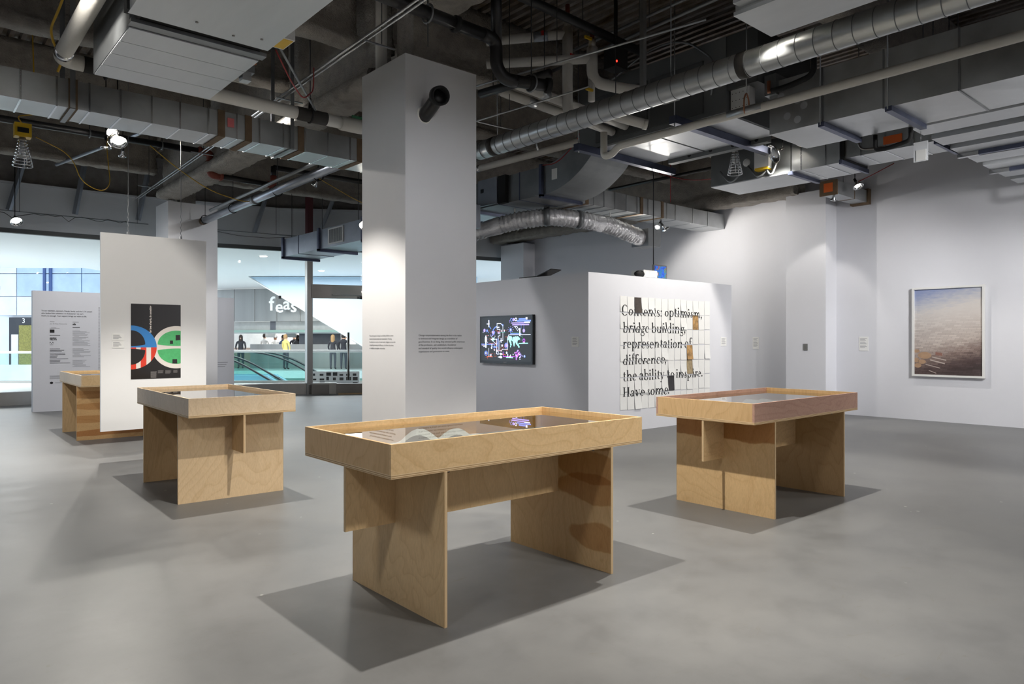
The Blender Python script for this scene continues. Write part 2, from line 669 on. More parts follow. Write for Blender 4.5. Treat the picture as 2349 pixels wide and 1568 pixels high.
wb = struct(along_sf('wall_back', 3.94, 4.92, -.06, .12, 'bulkhead_paint'))
along_sf('bulkhead_cap', 4.92, 4.97, -.10, .16, 'bulkhead_paint', wb)
along_sf('spandrel', 4.97, DECK, .16, .5, 'spray_wall', wb)
along_sf('head_channel', 3.84, 3.94, -.03, .10, 'dark_frame', wb)
struct(along_sf('baseboard_back', 0, .28, -.10, .10, 'steel', None, SF[:4] + [(9.0, 17.6)]))
struct(along_sf('baseboard_right', 0, .28, -.12, .08, 'steel_dark', None, [(9.0, 17.6), SF[4], SF[5]]))
along_sf('sill_cap', .28, .30, -.12, .12, 'white_plastic', bpy.data.objects['baseboard_back'], SF[:4] + [(9.0, 17.6)])


def seg_quad(name, a, b, z0, z1, t, m, par=None):
    a, b = Vector(a), Vector(b)
    d = (b - a).normalized()
    n = Vector((-d.y, d.x)) * t / 2
    vs = []
    for z in (z0, z1):
        for q in (a - n, b - n, b + n, a + n):
            vs.append((q.x, q.y, z))
    return mk(name, vs, BF, m, par)


def lerp2(a, b, t):
    return (a[0] + (b[0] - a[0]) * t, a[1] + (b[1] - a[1]) * t)


wcount = 0
for i in range(len(SF) - 1):
    a, b = SF[i], SF[i + 1]
    m = max(1, round(math.dist(a, b) / 2.0))
    for j in range(m):
        pa, pb = lerp2(a, b, j / m), lerp2(a, b, (j + 1) / m)
        if pb[0] < -3.5:
            continue
        wcount += 1
        w = thing('window_%d' % wcount, None, None, (pa[0], pa[1], .3), kind='structure')
        e = .006 / max(.1, math.dist(pa, pb))
        seg_quad('pane', lerp2(pa, pb, e), lerp2(pa, pb, 1 - e), .30, 3.84, .014, 'pane_glass', w)
        # small patch clips at the joint between panes
        box('patch_clip', (pa[0] - .03, pa[1] - .03, 2.56), (pa[0] + .03, pa[1] + .03, 2.64), 'dark_frame', w)

# entrance: stainless post, transom, threshold base and pull handle of the glass door
dr = thing('door_1', None, None, (8.36, 17.95, 0), kind='structure')
box('door_post', (8.28, 17.86, 0), (8.44, 18.0, 3.86), 'steel', dr)
seg_quad('transom', (8.42, 17.9), (11.4, 16.86), 2.58, 2.95, .12, 'steel_dark', dr)
seg_quad('transom_slot', (8.9, 17.67), (10.4, 17.15), 2.66, 2.69, .13, 'white_plastic', dr)
seg_quad('threshold', (8.4, 17.86), (11.6, 16.72), 0, .26, .2, 'steel_dark', dr)
tube('pull_handle', [(9.23, 17.36, .38), (9.23, 17.36, 1.66)], .03, 'steel', dr, 12)
tubes('handle_mount', [[(9.23, 17.36, .6), (9.3, 17.55, .6)], [(9.23, 17.36, 1.45), (9.3, 17.55, 1.45)]], .016, 'steel', dr)
plywood('pale_ply', (214, 186, 146), (196, 160, 112), (3, 1, 2), (.4, 1, 1), 12)
o = seg_quad('timber_strip', (8.9, 17.3), (10.6, 16.7), 0, .03, .12, 'pale_ply')
tag(o, 'pale timber strip lying on the floor below the glass door', 'timber')

# ================================================================== columns
def column(x, y, wx, wy, zt, label):
    t = thing('column', label, 'column', (x, y, 0))
    box('shaft', (x, y, 0), (x + wx, y + wy, zt), 'column_paint', t)
    return t


c1 = column(4.123, 6.487, .965, .935, 4.53, 'tall white square column with two paragraphs of wall text behind the front table')
T_R = ('Chicago corporations were among the first in the nation', 'to embrace and integrate design as a condition of', 'good business. In so doing, they elevated public awareness',
       'of the profession, and established a foundation', 'and standard of quality that would influence subsequent', 'organizations and generations to come.')
WR = (.585, .525, .63, .505, .60, .415)
for i, (s, w) in enumerate(zip(T_R, WR)):
    text('text_line', s, (4.29, 6.487, 1.492 - i * .0355), (1, 0, 0), (0, 0, 1), 'ink', c1, .027, w)
T_L = ('The primary goal of design is to facilitate effective commu-', 'nication between people and organizations. Focusing', 'the objective in terms of social needs, designers can provide', 'compelling meaning and efficiency, to facilitate discussions', 'or simplify to strengthen relationships.')
WL = (.525, .485, .565, .525, .35)
for i, (s, w) in enumerate(zip(T_L, WL)):
    text('text_line', s, (4.123, 7.25, 1.49 - i * .0355), (0, -1, 0), (0, 0, 1), 'ink', c1, .025, w)
c2 = column(4.43, 16.42, 1.04, .94, 4.46, 'far white square column between the hanging poster panel and the storefront')
# black pipe stub on the front column
st = thing('pipe_stub', 'open black pipe elbow sticking out of the white column', 'pipe', (4.40, 6.487, 3.99))
tube('pipe', fillet([(4.37, 6.50, 3.90), (4.36, 6.37, 3.95), (4.375, 6.27, 4.03), (4.36, 6.20, 4.04)], .06), .075, 'black_iron', st, 18)
lathe('hub', [(.076, -.06), (.102, -.05), (.102, .035), (.088, .035), (.078, .02), (.074, -.08), (0, -.08)], (4.355, 6.18, 4.04), (-.20, -1, -.20), 'matte_black', st, 26)
lathe('escutcheon', [(.0, .005), (.085, .005), (.095, 0), (.095, -.004)], (4.37, 6.487, 3.915), (0, -1, 0), 'cream_paper', st, 18)

# ================================================================== display tables
plywood('ply_warm', (226, 194, 147), (204, 167, 117), (0, 0, 0), (.45, 1, 1))
plywood('ply_side', (213, 180, 134), (190, 153, 107), (4, 2, 1), (1, 1, .3))
plywood('ply_leg', (228, 198, 152), (207, 172, 123), (2, 5, 3), (1, .8, .45))
plywood('ply_pale', (220, 198, 168), (203, 178, 143), (7, 2, 3), (1, .6, .9))
plywood('ply_pale_leg', (219, 193, 156), (200, 170, 128), (1, 8, 2), (1, .7, .5))
plywood('ply_dark', (204, 172, 128), (184, 148, 104), (9, 4, 1), (.6, .8, .35))
plywood('ply_pink', (188, 152, 136), (162, 122, 110), (2, 9, 1), (.45, 1, 1), 14)
HEART = (226, 206, 184)
plywood('ply_knots', (219, 188, 142), (200, 164, 117), (5, 5, 2), (1, .8, .45), 16, None,
        ((.64, -.30, .64, .3, .34, .10, HEART, 1), (.64, -.30, .50, .3, .30, .09, HEART, 1), (.64, -.36, .20, .3, .26, .09, HEART, 1), (.64, -.35, .80, .3, .2, .05, HEART, .9)))
plywood('ply_banded', (212, 172, 120), (190, 145, 92), (6, 3, 8), (.35, .35, 1.2), 9, None,
        ((-.63, .1, .66, .4, .8, .05, HEART, .9), (-.63, -.2, .48, .4, .8, .055, HEART, .9), (-.63, .25, .30, .4, .8, .05, HEART, .9), (-.63, -.1, .10, .4, .9, .05, (215, 180, 150), .9)))
plywood('ply_topband', (217, 185, 138), (198, 162, 115), (3, 3, 5), (1, .6, .5), 14, None,
        ((-.63, .0, .71, .4, .9, .11, (214, 186, 160), 1),))
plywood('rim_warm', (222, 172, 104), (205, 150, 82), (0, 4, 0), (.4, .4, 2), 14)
stripes('edge_z', 2, 110, (224, 200, 160), (168, 134, 92))
stripes('edge_x', 0, 110, (226, 203, 164), (172, 138, 96))
stripes('edge_y', 1, 110, (226, 203, 164), (172, 138, 96))
mat('tray_lining', (138, 137, 130), .8, var=.03)

TL, TW, TT, TB = 1.872, .941, .95, .784


def table(label, loc, rz, front, end, leg_near, leg_far, spine, contents):
    t = thing('display_table', label, 'table', (loc[0], loc[1], 0), rz, 'plywood display tables', True)
    a, b, w = TL / 2, TW / 2, .018
    zb = TB + .02
    box('base_board', (-a, -b, TB), (a, b, zb), ['edge_z'], t)
    tray = box('tray_side', (-a, -b, zb), (a, -b + w, TT), front, t)
    box('tray_side', (-a, b - w, zb), (a, b, TT), front, t)
    box('tray_end', (-a, -b + w, zb), (-a + w, b - w, TT), end, t)
    box('tray_end', (a - w, -b + w, zb), (a, b - w, TT), end, t)
    # warm-toned lipping inside the tray, carrying the glass
    for nm, p, q in (('glass_ledge', (-a + w, b - w - .012, zb), (a - w, b - w, .915)), ('glass_ledge', (-a + w, -b + w, zb), (a - w, -b + w + .012, .915)),
                     ('glass_ledge', (-a + w, -b + w + .012, zb), (-a + w + .012, b - w - .012, .915)), ('glass_ledge', (a - w - .012, -b + w + .012, zb), (a - w, b - w - .012, .915))):
        box(nm, p, q, 'rim_warm', t)
    box('lining', (-a + w + .012, -b + w + .012, zb), (a - w - .012, b - w - .012, zb + .004), 'tray_lining', t)
    box('glass_top', (-a + w + .002, -b + w + .002, .915), (a - w - .002, b - w - .002, .921), 'case_glass', t)
    for (sx, m) in ((-1, leg_near), (1, leg_far)):
        xo = -.63 if sx < 0 else .63
        lg = box('leg_panel', (xo, -.474, 0), (xo + .018, .474, TB), m, t)
        box('ply_edge', (xo - .0004, -.4755, 0), (xo + .0184, -.474, TB), 'edge_x', lg)
        box('ply_edge', (xo - .0004, .474, 0), (xo + .0184, .4755, TB), 'edge_x', lg)
    sp = box('spine_panel', (-a + .005, -.009, .441), (a - .005, .009, TB), spine, t)
    box('ply_edge', (-a + .0035, -.0094, .441), (-a + .005, .0094, TB), 'edge_y', sp)
    box('ply_edge', (a - .005, -.0094, .441), (a - .0035, .0094, TB), 'edge_y', sp)
    for wx in (-.55, .55):
        wn = lathe('wing_nut', [(.0, -.022), (.006, -.022), (.006, -.004), (.012, -.004), (.012, 0)], (wx, -.40, TB), (0, 0, 1), 'steel_dark', t, 8)
    return t


t1 = table('front plywood display table with dark knots on its far leg panel, nearest the camera', (2.709, 3.382), math.radians(-.13), 'ply_warm', 'ply_side', 'ply_leg', 'ply_knots', 'ply_leg', None)
t2 = table('pale plywood display table in front of the hanging poster panel', (2.359, 7.251), math.radians(88.73), 'ply_pale', 'ply_pale', 'ply_pale_leg', 'ply_side', 'ply_dark', None)
t3 = table('plywood display table with a pinkish tray side, nearest the paper mural', (5.981, 3.402), math.radians(.30), 'ply_pink', 'ply_side', 'ply_topband', 'ply_dark', 'ply_warm', None)
t4 = table('plywood display table with brown banded legs, half hidden behind the hanging panel', (2.44, 12.42), math.radians(89.2), 'ply_pale', 'ply_warm', 'ply_banded', 'ply_side', 'ply_dark', None)


# papers and books lying in the trays: separate things under the glass
def book(loc, rz, label, w=.30, h=.28, lift=.055):
    t = thing('open_book', label, 'book', loc, rz, None, True)
    for s in (-1, 1):
        vs, fs = [], []
        n = 10
        for i in range(n + 1):
            u = i / n
            z = lift * (math.sin(min(1, u * 1.35) * math.pi) * .75 + .3 * (1 - u)) + .008
            for y in (-h / 2, h / 2):
                vs += [(s * w * u, y, z), (s * w * u, y, .002)]
        for i in range(n):
            k = i * 4
            fs += [(k, k + 2, k + 6, k + 4), (k + 1, k + 5, k + 7, k + 3), (k, k + 4, k + 5, k + 1), (k + 2, k + 3, k + 7, k + 6)]
        fs += [(0, 1, 3, 2), (n * 4, n * 4 + 2, n * 4 + 3, n * 4 + 1)]
        mk('page_block', vs, fs, 'cream_paper', t, False)
        lines = [rect(s * w * .9 - (0 if s < 0 else w * .7) , -h / 2 + .03 + q * .02, s * w * .9 - (0 if s < 0 else w * .7) + w * .7, -h / 2 + .036 + q * .02) for q in range(5)]
    return t


def sheet(loc, rz, w, h, label, mm='paper', mark=False):
    t = thing('paper_sheet', label, 'paper', loc, rz, None, True)
    box('leaf', (-w / 2, -h / 2, 0), (w / 2, h / 2, .0015), mm, t)
    polys('print', [rect(-w * .4, h * .42 - k * h * .08, w * (.1 + .3 * ((k * 7) % 3) / 2), h * .45 - k * h * .08) for k in range(9)] + ([rect(-w * .2, -h * .2, w * .2, h * .1)] if mark else []), (0, 0, .0015), (1, 0, 0), (0, 1, 0), 'ink_grey', t, .0006)
    return t


ZT = TB + .02 + .004
b1 = book((2.42, 3.45, ZT), math.radians(-35), 'open white book with arched pages in the front table near its left corner', .32, .30, .097)
sheet((2.95, 3.18, ZT), .1, .42, .30, 'white printed sheet beside the open book in the front table')
sheet((3.38, 3.14, ZT), -.06, .42, .30, 'white printed sheet at the right end of the front table', mark=True)
sheet((2.9, 3.62, ZT), .3, .30, .42, 'small printed sheet near the far side of the front table')
sheet((3.38, 3.58, ZT), -.2, .28, .38, 'printed sheet in the far right corner of the front table', 'cream_paper')
sheet((2.35, 6.7, ZT), .2, .45, .32, 'white sheet at the near end of the pale plywood table')
sheet((2.45, 7.4, ZT), -.1, .5, .34, 'white sheet in the middle of the pale plywood table')
sheet((5.55, 3.35, ZT), .5, .3, .42, 'white printed sheet at the left end of the pink sided table')
book((5.93, 3.36, ZT), -.5, 'small open book in the middle of the pink sided table', .22, .25, .097)
sheet((6.5, 3.5, ZT), -.3, .3, .42, 'white printed sheet at the right end of the pink sided table', mark=True)
sheet((2.3, 11.9, ZT), 0, .5, .36, 'white sheet in the half hidden table behind the hanging panel')

# ================================================================== hanging poster panel
hp = thing('hanging_panel', 'white panel hung on wires with a black, blue and green poster', 'panel', (2.46, 9.65, .348))
box('board', (1.85, 9.65, .348), (3.07, 9.69, 2.745), 'panel_white', hp)
for wx in (2.152, 2.763):
    pts = [(wx, 9.67, 2.745)] + [(wx + (.006 if i % 2 else -.006), 9.67, 2.75 + i * .035) for i in range(1, 9)] + [(wx, 9.67, 3.1), (wx, 9.67, 5.9)]
    tube('hanging_wire', pts, .004, 'wire', hp, 6)
    box('wire_clip', (wx - .012, 9.655, 2.745), (wx + .012, 9.685, 2.78), 'wire', hp)
po = thing('poster', 'black poster with blue, red and green overlapping rings on the hanging panel', 'poster', (2.465, 9.65, .967))
PW, PH, PO = .576, .931, (2.177, 9.65, .967)
RX, UZ = (1, 0, 0), (0, 0, 1)
box('sheet', (2.177, 9.646, .967), (2.753, 9.65, 1.898), 'matte_black', po)
mat('poster_black', (40, 37, 36), .12, spec=.6)
mat('poster_blue', (62, 137, 208), .3)
mat('poster_red', (226, 66, 46), .3)
mat('poster_white', (236, 228, 220), .3)
mat('poster_green', (88, 186, 118), .3, var=.12, vs=24)
mat('poster_grey', (130, 126, 124), .4)


def clip_poly(poly, x0, y0, x1, y1):
    def cl(pts, inside, inter):
        out = []
        for i in range(len(pts)):
            a, b = pts[i - 1], pts[i]
            if inside(b):
                if not inside(a):
                    out.append(inter(a, b))
                out.append(b)
            elif inside(a):
                out.append(inter(a, b))
        return out

    def ix(xv):
        return lambda a, b: (xv, a[1] + (b[1] - a[1]) * (xv - a[0]) / (b[0] - a[0]))

    def iy(yv):
        return lambda a, b: (a[0] + (b[0] - a[0]) * (yv - a[1]) / (b[1] - a[1]), yv)
    for ins, it in ((lambda p: p[0] >= x0, ix(x0)), (lambda p: p[0] <= x1, ix(x1)), (lambda p: p[1] >= y0, iy(y0)), (lambda p: p[1] <= y1, iy(y1))):
        if not poly:
            return []
        poly = cl(poly, ins, it)
    return poly


def on_poster(name, plist, m, out):
    plist = [q for q in (clip_poly(p, 0, 0, PW, PH) for p in plist) if len(q) > 2]
    return polys(name, plist, (2.177, 9.646, .967), RX, UZ, m, po, out)


sx, sy = PW / 895, PH / 1350


def Q(x, y):
    return ((x - 80) * sx, (1475 - y) * sy)


cxl, cxr, cy = Q(85, 905)[0], Q(900, 905)[0], Q(85, 908)[1]
RO, RY = 450 * sx, 392 * sy
on_poster('ground', [rect(0, 0, PW, PH)], 'poster_black', .0004)
on_poster('white_ring', [disc(cxr, cy, RO, RY, 64)], 'poster_white', .0008)
half_t = disc(cxl, cy, RO, RY, 48, 0, 180)
on_poster('blue_ring', [half_t], 'poster_blue', .0012)
half_b = disc(cxl, cy, RO, RY, 48, 180, 360)
on_poster('red_ring', [half_b], 'poster_red', .0012)
bars = []
for x0, x1 in ((170, 250), (350, 432)):
    a, b = Q(x0, 0)[0], Q(x1, 0)[0]
    bars.append(clip_poly(half_b, a, -1, b, 9))
on_poster('white_stripes', bars, 'poster_white', .0016)


def half_lens(cx, y0, rx, ry, up):
    n = 24
    pts = []
    for i in range(n + 1):
        t = math.pi * i / n
        pts.append((cx - rx * math.cos(t), y0 + (ry if up else -ry) * math.sin(t)))
    # shallow sagging chord
    for i in range(1, n):
        t = i / n
        s = 1 - 2 * t
        pts.append((cx + rx * s, y0 - (1 if up else -1) * .020 * (1 - s * s)))
    return pts


for (cx, mm, nm) in ((cxr, 'poster_green', 'green_leaf'), (cxl, 'poster_black', 'dark_leaf')):
    rr = 350 * sx if mm == 'poster_green' else 245 * sx
    on_poster(nm, [half_lens(cx, cy + .036, rr, 255 * sy, True)], mm, .0020)
    on_poster(nm, [half_lens(cx, cy - .036, rr, 255 * sy, False)], mm, .0020)
on_poster('dark_squares', [[Q(880, 785), Q(968, 775), Q(962, 680), Q(880, 685)], [Q(775, 850), Q(832, 845), Q(830, 785), Q(775, 785)], [Q(820, 1210), Q(912, 1210), Q(908, 1130), Q(820, 1130)]], 'poster_black', .0024)
rows = []
for k in range(12):
    rows.append([Q(425, 1462 - k * 10), Q(520 + (k * 13) % 25, 1462 - k * 10), Q(520 + (k * 13) % 25, 1457 - k * 10), Q(425, 1457 - k * 10)])
for x0, x1, y0, n in ((557, 660, 1335, 5), (690, 800, 1335, 6), (838, 925, 1335, 5)):
    for k in range(n):
        rows.append([Q(x0, y0 + k * 11), Q(x1 - (k * 17) % 30, y0 + k * 11), Q(x1 - (k * 17) % 30, y0 + k * 11 - 5), Q(x0, y0 + k * 11 - 5)])
on_poster('small_print', rows, 'poster_grey', .0012)
q0 = Q(438, 640)
text('lettering', 'for love of earth, do something', (2.177 + q0[0], 9.646, .967 + q0[1]), (0, 0, 1), (-1, 0, 0), 'poster_white', po, .032, .335, 0, .0012, .0012)
for z0, z1, l in ((1.442, 1.528, 'upper'), (1.352, 1.436, 'lower')):
    c = thing('label_card', l + ' small white caption card beside the poster on the hanging panel', 'label', (2.03, 9.65, z0))
    box('card', (1.967, 9.645, z0), (2.099, 9.65, z1), 'paper', c)
    polys('print', [rect(.015, .02 + k * .014, .015 + .06 + (k * 23 % 4) * .01, .026 + k * .014) for k in range(4)], (1.967, 9.645, z0), RX, UZ, 'ink_soft', c)

# ================================================================== sponsor partition
sp = thing('partition_wall', 'freestanding white partition printed with sponsor names by the storefront', 'partition', (4.07, 17.15, 0))
box('board', (2.07, 17.07, 0), (6.07, 17.25, 2.45), 'wall_paint', sp)
S0 = (2.07, 17.07, 0)
for i, (s, w) in enumerate((('To our members, sponsors, friends, family, and the 1,131 people', .90), ("who backed this exhibition on Kickstarter: we can't", .74), ('thank you enough. Your support brings our vision to life.', .80))):
    text('text_line', s, (2.215, 17.07, 2.035 - i * .052), RX, UZ, 'ink', sp, .038, w, 0, .002, .0006)
text('logo', 'SIMPLE', (2.36, 17.07, 1.478), RX, UZ, 'ink_black', sp, .034, .115, 0, .002, .002)
text('logo', 'TRUTH', (2.36, 17.07, 1.447), RX, UZ, 'ink_black', sp, .034, .12, 0, .002, .002)
text('text_line', 'Jan & Pete Moscovits', (2.36, 17.07, 1.775), RX, UZ, 'ink_grey', sp, .024, .30)
polys('logo', [rect(.29, 1.60, .37, 1.665), disc(.32, .577, .028, .024), rect(.69, 1.705, .82, 1.717)], S0, RX, UZ, 'ink_black', sp, .002)
polys('logo', [[(.29, 1.375), (.31, 1.41), (.29, 1.41)], [(.35, 1.375), (.35, 1.41), (.33, 1.41)], [(.31, 1.375), (.33, 1.375), (.32, 1.392)]], S0, RX, UZ, 'ink_black', sp, .002)
polys('logo', [disc(.70, 1.775, .008, .016, 10), disc(.72, 1.78, .010, .022, 10), disc(.74, 1.775, .008, .016, 10), rect(.69, 1.763, .75, 1.768)], S0, RX, UZ, 'ink_black', sp, .002)
rnd = random.Random(3)
L1, L2, L3 = [], [], []
for k in range(11):
    z = 1.265 - k * .029
    L1.append(rect(.29, z, .29 + rnd.uniform(.12, .36), z + .009))
for k in range(4):
    z = .72 - k * .02
    L2.append(rect(.29, z, .29 + rnd.uniform(.15, .36), z + .006))
L2 += [rect(.29, 1.69, .46, 1.695), rect(.31, 1.70, .40, 1.704), rect(.29, 1.54, .47, 1.552), rect(.29, 1.82, .37, 1.827), rect(.29, 1.35, .35, 1.357), rect(.69, 1.82, .80, 1.827), rect(.38, .575, .50, .58)]
for z0, n in ((1.64, 17), (1.27, 10), (1.03, 8)):
    for k in range(n):
        z = z0 - k * .019
        L3.append(rect(.69 + (.03 if k in (6, 12) else 0), z, .69 + rnd.uniform(.1, .34), z + .005))
for k in range(62):
    z = 2.14 - k * .0245
    L3.append(rect(1.16, z, 1.16 + rnd.uniform(.12, .26), z + .006))
polys('name_list', L1, S0, RX, UZ, 'ink', sp, .002)
polys('name_list', L2, S0, RX, UZ, 'ink_grey', sp, .002)
polys('name_list', L3, S0, RX, UZ, 'ink_grey', sp, .002)
polys('text_line', [rect(3.62, .92 - k * .05, 3.85 - .03 * k, .935 - k * .05) for k in range(3)], S0, RX, UZ, 'ink_soft', sp, .002)

# ================================================================== partition room with TV and mural
pr = thing('partition_room', 'white boxed-in projection room with the television and the paper mural on its walls', 'partition', (9.8, 8.9, 0))
BX0, BX1, BY0, BY1, BZ = 7.85, 11.75, 7.28, 10.7, 2.475
box('wall_panel', (BX0, BY0, 0), (BX1, BY0 + .12, BZ), 'wall_paint', pr)
box('wall_panel', (BX0, BY0 + .12, 0), (BX0 + .12, BY1, BZ), 'wall_paint', pr)
box('wall_panel', (BX1 - .12, BY0 + .12, 0), (BX1, BY1, BZ), 'wall_paint', pr)
box('wall_panel', (BX0, BY1, 0), (BX1, BY1 + .12, BZ), 'wall_paint', pr)
box('roof_panel', (BX0 + .12, BY0 + .12, BZ - .06), (BX1 - .12, BY1, BZ), 'wall_paint', pr)

# television on the left wall
tv = thing('television', 'wall-mounted black flat television showing a glowing diagram', 'television', (7.85, 9.14, 1.05))
mat('tv_bezel', (14, 17, 20), .15)
mat('tv_screen', (26, 25, 26), .08)
Y0, Y1, Z0, Z1 = 8.455, 9.825, 1.05, 1.865
box('bezel', (7.79, Y0, Z0), (7.845, Y1, Z1), 'tv_bezel', tv)
box('wall_bracket', (7.845, 8.8, 1.25), (7.85, 9.5, 1.65), 'black', tv)
box('screen', (7.7885, Y0 + .03, Z0 + .045), (7.79, Y1 - .03, Z1 - .03), 'tv_screen', tv)
SW, SH = (Y1 - Y0 - .06), (Z1 - Z0 - .075)
EM = []
for nm, c, e in (('scr_white', (214, 222, 255), 1.5), ('scr_blue', (112, 140, 236), 1.3), ('scr_violet', (166, 150, 240), 1.3), ('scr_cyan', (150, 235, 225), 1.4), ('scr_purple', (190, 90, 230), 1.2), ('scr_orange', (206, 96, 66), 1.0), ('scr_green', (84, 170, 150), .9)):
    mat(nm, c, .4, emit=e)
    EM.append(nm)
G, GI = [], []


def gput(poly, mi):
    G.append(poly)
    GI.append(mi)


def S(x, y):   # diagram coordinates measured on the screen, 0..1
    return (((x - 150) / 1180) * SW, (1 - (y - 290 + (x - 150) * .055 * 0) / 1060) * SH)


def gl(pts, mi, w=.006):
    for a, b in zip(pts[:-1], pts[1:]):
        A, B = Vector(S(*a)), Vector(S(*b))
        dd = (B - A)
        if dd.length < 1e-6:
            continue
        n = Vector((-dd.y, dd.x)).normalized() * w / 2
        e = dd.normalized() * w / 2
        gput([tuple(A - n - e), tuple(B - n + e), tuple(B + n + e), tuple(A + n - e)], mi)


def gr(x0, y0, x1, y1, mi):
    a, b = S(x0, y1), S(x1, y0)
    gput(rect(a[0], a[1], b[0], b[1]), mi)


def gc(x, y, r, mi):
    a = S(x, y)
    gput(disc(a[0], a[1], r, r, 14), mi)


def gring(x, y, r, mi, w=.008):
    a = S(x, y)
    for i in range(14):
        t0, t1 = 2 * math.pi * i / 14, 2 * math.pi * (i + 1) / 14
        gput([(a[0] + r * math.cos(t0), a[1] + r * math.sin(t0)), (a[0] + r * math.cos(t1), a[1] + r * math.sin(t1)), (a[0] + (r - w) * math.cos(t1), a[1] + (r - w) * math.sin(t1)), (a[0] + (r - w) * math.cos(t0), a[1] + (r - w) * math.sin(t0))], mi)


gl([(550, 560), (550, 440), (640, 440), (690, 490), (690, 850), (615, 865), (615, 1100), (650, 1110), (680, 1065), (800, 1065), (800, 780), (830, 715), (1315, 715)], 0, .009)
gl([(550, 575), (620, 580), (620, 735), (580, 745), (580, 1190), (540, 1180), (540, 820), (400, 820)], 0, .009)
gl([(170, 945), (485, 945)], 1, .016)
gl([(870, 690), (1110, 690)], 1, .012)
gr(560, 810, 582, 1020, 1)
gl([(410, 830), (540, 950)], 0, .008)
gl([(400, 740), (460, 820), (510, 740)], 0, .006)
gl([(950, 520), (1015, 515), (1060, 600)], 0, .01)
gl([(975, 530), (1040, 630)], 0, .007)
gr(1055, 325, 1205, 365, 1), gr(1210, 305, 1250, 360, 0), gr(1015, 372, 1325, 405, 1), gr(890, 420, 1180, 448, 2), gr(1180, 412, 1305, 440, 0), gr(910, 462, 1285, 492, 2)
gring(890, 355, .03, 1), gc(942, 352, .026, 2), gring(992, 350, .030, 0, .014), gl([(860, 435), (840, 380), (860, 355)], 2, .004)
gl([(1050, 470), (1110, 470), (1110, 570)], 1, .005), gl([(1170, 480), (1170, 590)], 1, .005)
gc(1170, 620, .030, 2), gr(1070, 575, 1095, 740, 0), gc(1082, 570, .012, 0)
gring(872, 600, .034, 1), gr(858, 580, 885, 615, 0)
for a in range(0, 360, 45):
    gc(872 + 62 * math.cos(math.radians(a)), 590 + 70 * math.sin(math.radians(a)), .006, 2)
gl([(870, 670), (1060, 665)], 6, .005)
# world outline blobs
for x, y, r in ((845, 790, .034), (875, 800, .038), (855, 850, .030), (870, 900, .022), (878, 950, .020), (868, 1000, .012), (810, 820, .018), (940, 800, .026), (985, 810, .042), (1030, 800, .036), (1065, 810, .020), (950, 870, .036), (1000, 860, .034), (950, 930, .022), (950, 975, .014), (1010, 920, .022), (1040, 960, .020), (1060, 1000, .018), (910, 845, .016)):
    gc(x, y, r, 3)
gl([(1060, 922), (1255, 916)], 3, .014), gring(1172, 850, .030, 4, .012), gr(1150, 885, 1162, 915, 0), gr(1180, 880, 1190, 915, 0)
gl([(1085, 760), (1135, 760), (1135, 840), (1080, 840)], 6, .005)
gl([(770, 1262), (920, 1265)], 3, .014), gr(795, 1180, 812, 1255, 0), gc(780, 1150, .020, 0), gr(862, 1190, 876, 1255, 0)
gl([(695, 1130), (700, 1240), (960, 1235)], 4, .010)
rnd = random.Random(5)
for i in range(34):
    gc(1030 + rnd.gauss(0, 48), 1195 + rnd.gauss(0, 42), rnd.uniform(.008, .018), rnd.choice((4, 4, 2, 0)))
gc(1185, 1225, .022, 1), gc(1182, 1222, .012, 0)
gl([(305, 1255), (435, 1255)], 5, .014), gr(375, 1190, 388, 1245, 0), gr(398, 1190, 412, 1245, 0), gl([(350, 1050), (350, 1245)], 0, .008)
gring(280, 1170, .044, 1, .014), gr(262, 1150, 292, 1185, 0)
gc(275, 748, .016, 0), gr(252, 770, 300, 890, 0), gr(262, 885, 290, 1035, 0)
gr(338, 345, 360, 520, 0), gr(298, 430, 365, 448, 0), gl([(360, 500), (400, 560)], 1, .014)
gc(240, 600, .030, 2), gc(305, 608, .022, 1), gring(460, 660, .040, 1, .008), gc(460, 660, .026, 2), gring(770, 975, .048, 1, .008), gc(770, 970, .032, 2), gc(672, 975, .020, 0)
gput([S(460, 775), S(500, 820), S(460, 860), S(415, 820)], 3)
gc(545, 1110, .020, 0), gput([S(640, 1150), S(690, 1185), S(640, 1210), S(600, 1180)], 0), gput([S(640, 1225), S(680, 1255), S(650, 1290), S(560, 1258)], 0)
gring(685, 480, .020, 1), gr(540, 515, 605, 540, 0), gc(580, 660, .018, 2), gr(655, 590, 668, 640, 0), gr(722, 590, 734, 640, 0), gl([(640, 655), (735, 655)], 6, .006)
gr(640, 790, 656, 905, 0), gr(462, 990, 520, 1032, 1), gc(418, 1035, .018, 0), gr(415, 930, 432, 1020, 0)
gc(230, 990, .018, 0), gc(485, 1085, .014, 0)
for a in range(9):
    gc(455 + a * 10, 590 - 15 * a + .6 * a * a, .009, 1)
for i in range(40):
    x, y = rnd.choice(((rnd.uniform(180, 760), rnd.uniform(600, 1280)),))
    w = rnd.uniform(25, 75)
    gl([(x, y), (x + w, y)] + ([(x + w, y + rnd.uniform(-40, 40))] if i % 3 == 0 else []), 5, .004)
for i in range(36):
    gc(rnd.uniform(175, 620), rnd.uniform(620, 1080), rnd.uniform(.004, .011), rnd.choice((1, 2, 0)))
polys('diagram', G, (7.7885, Y1 - .03, Z0 + .045), (0, -1, 0), (0, 0, 1), EM, tv, .0006, GI)
polys('maker_mark', [rect(-.04, 0, .04, .009)], (7.79, (Y0 + Y1) / 2, Z0 + .02), (0, -1, 0), (0, 0, 1), 'ink_soft', tv, .001)


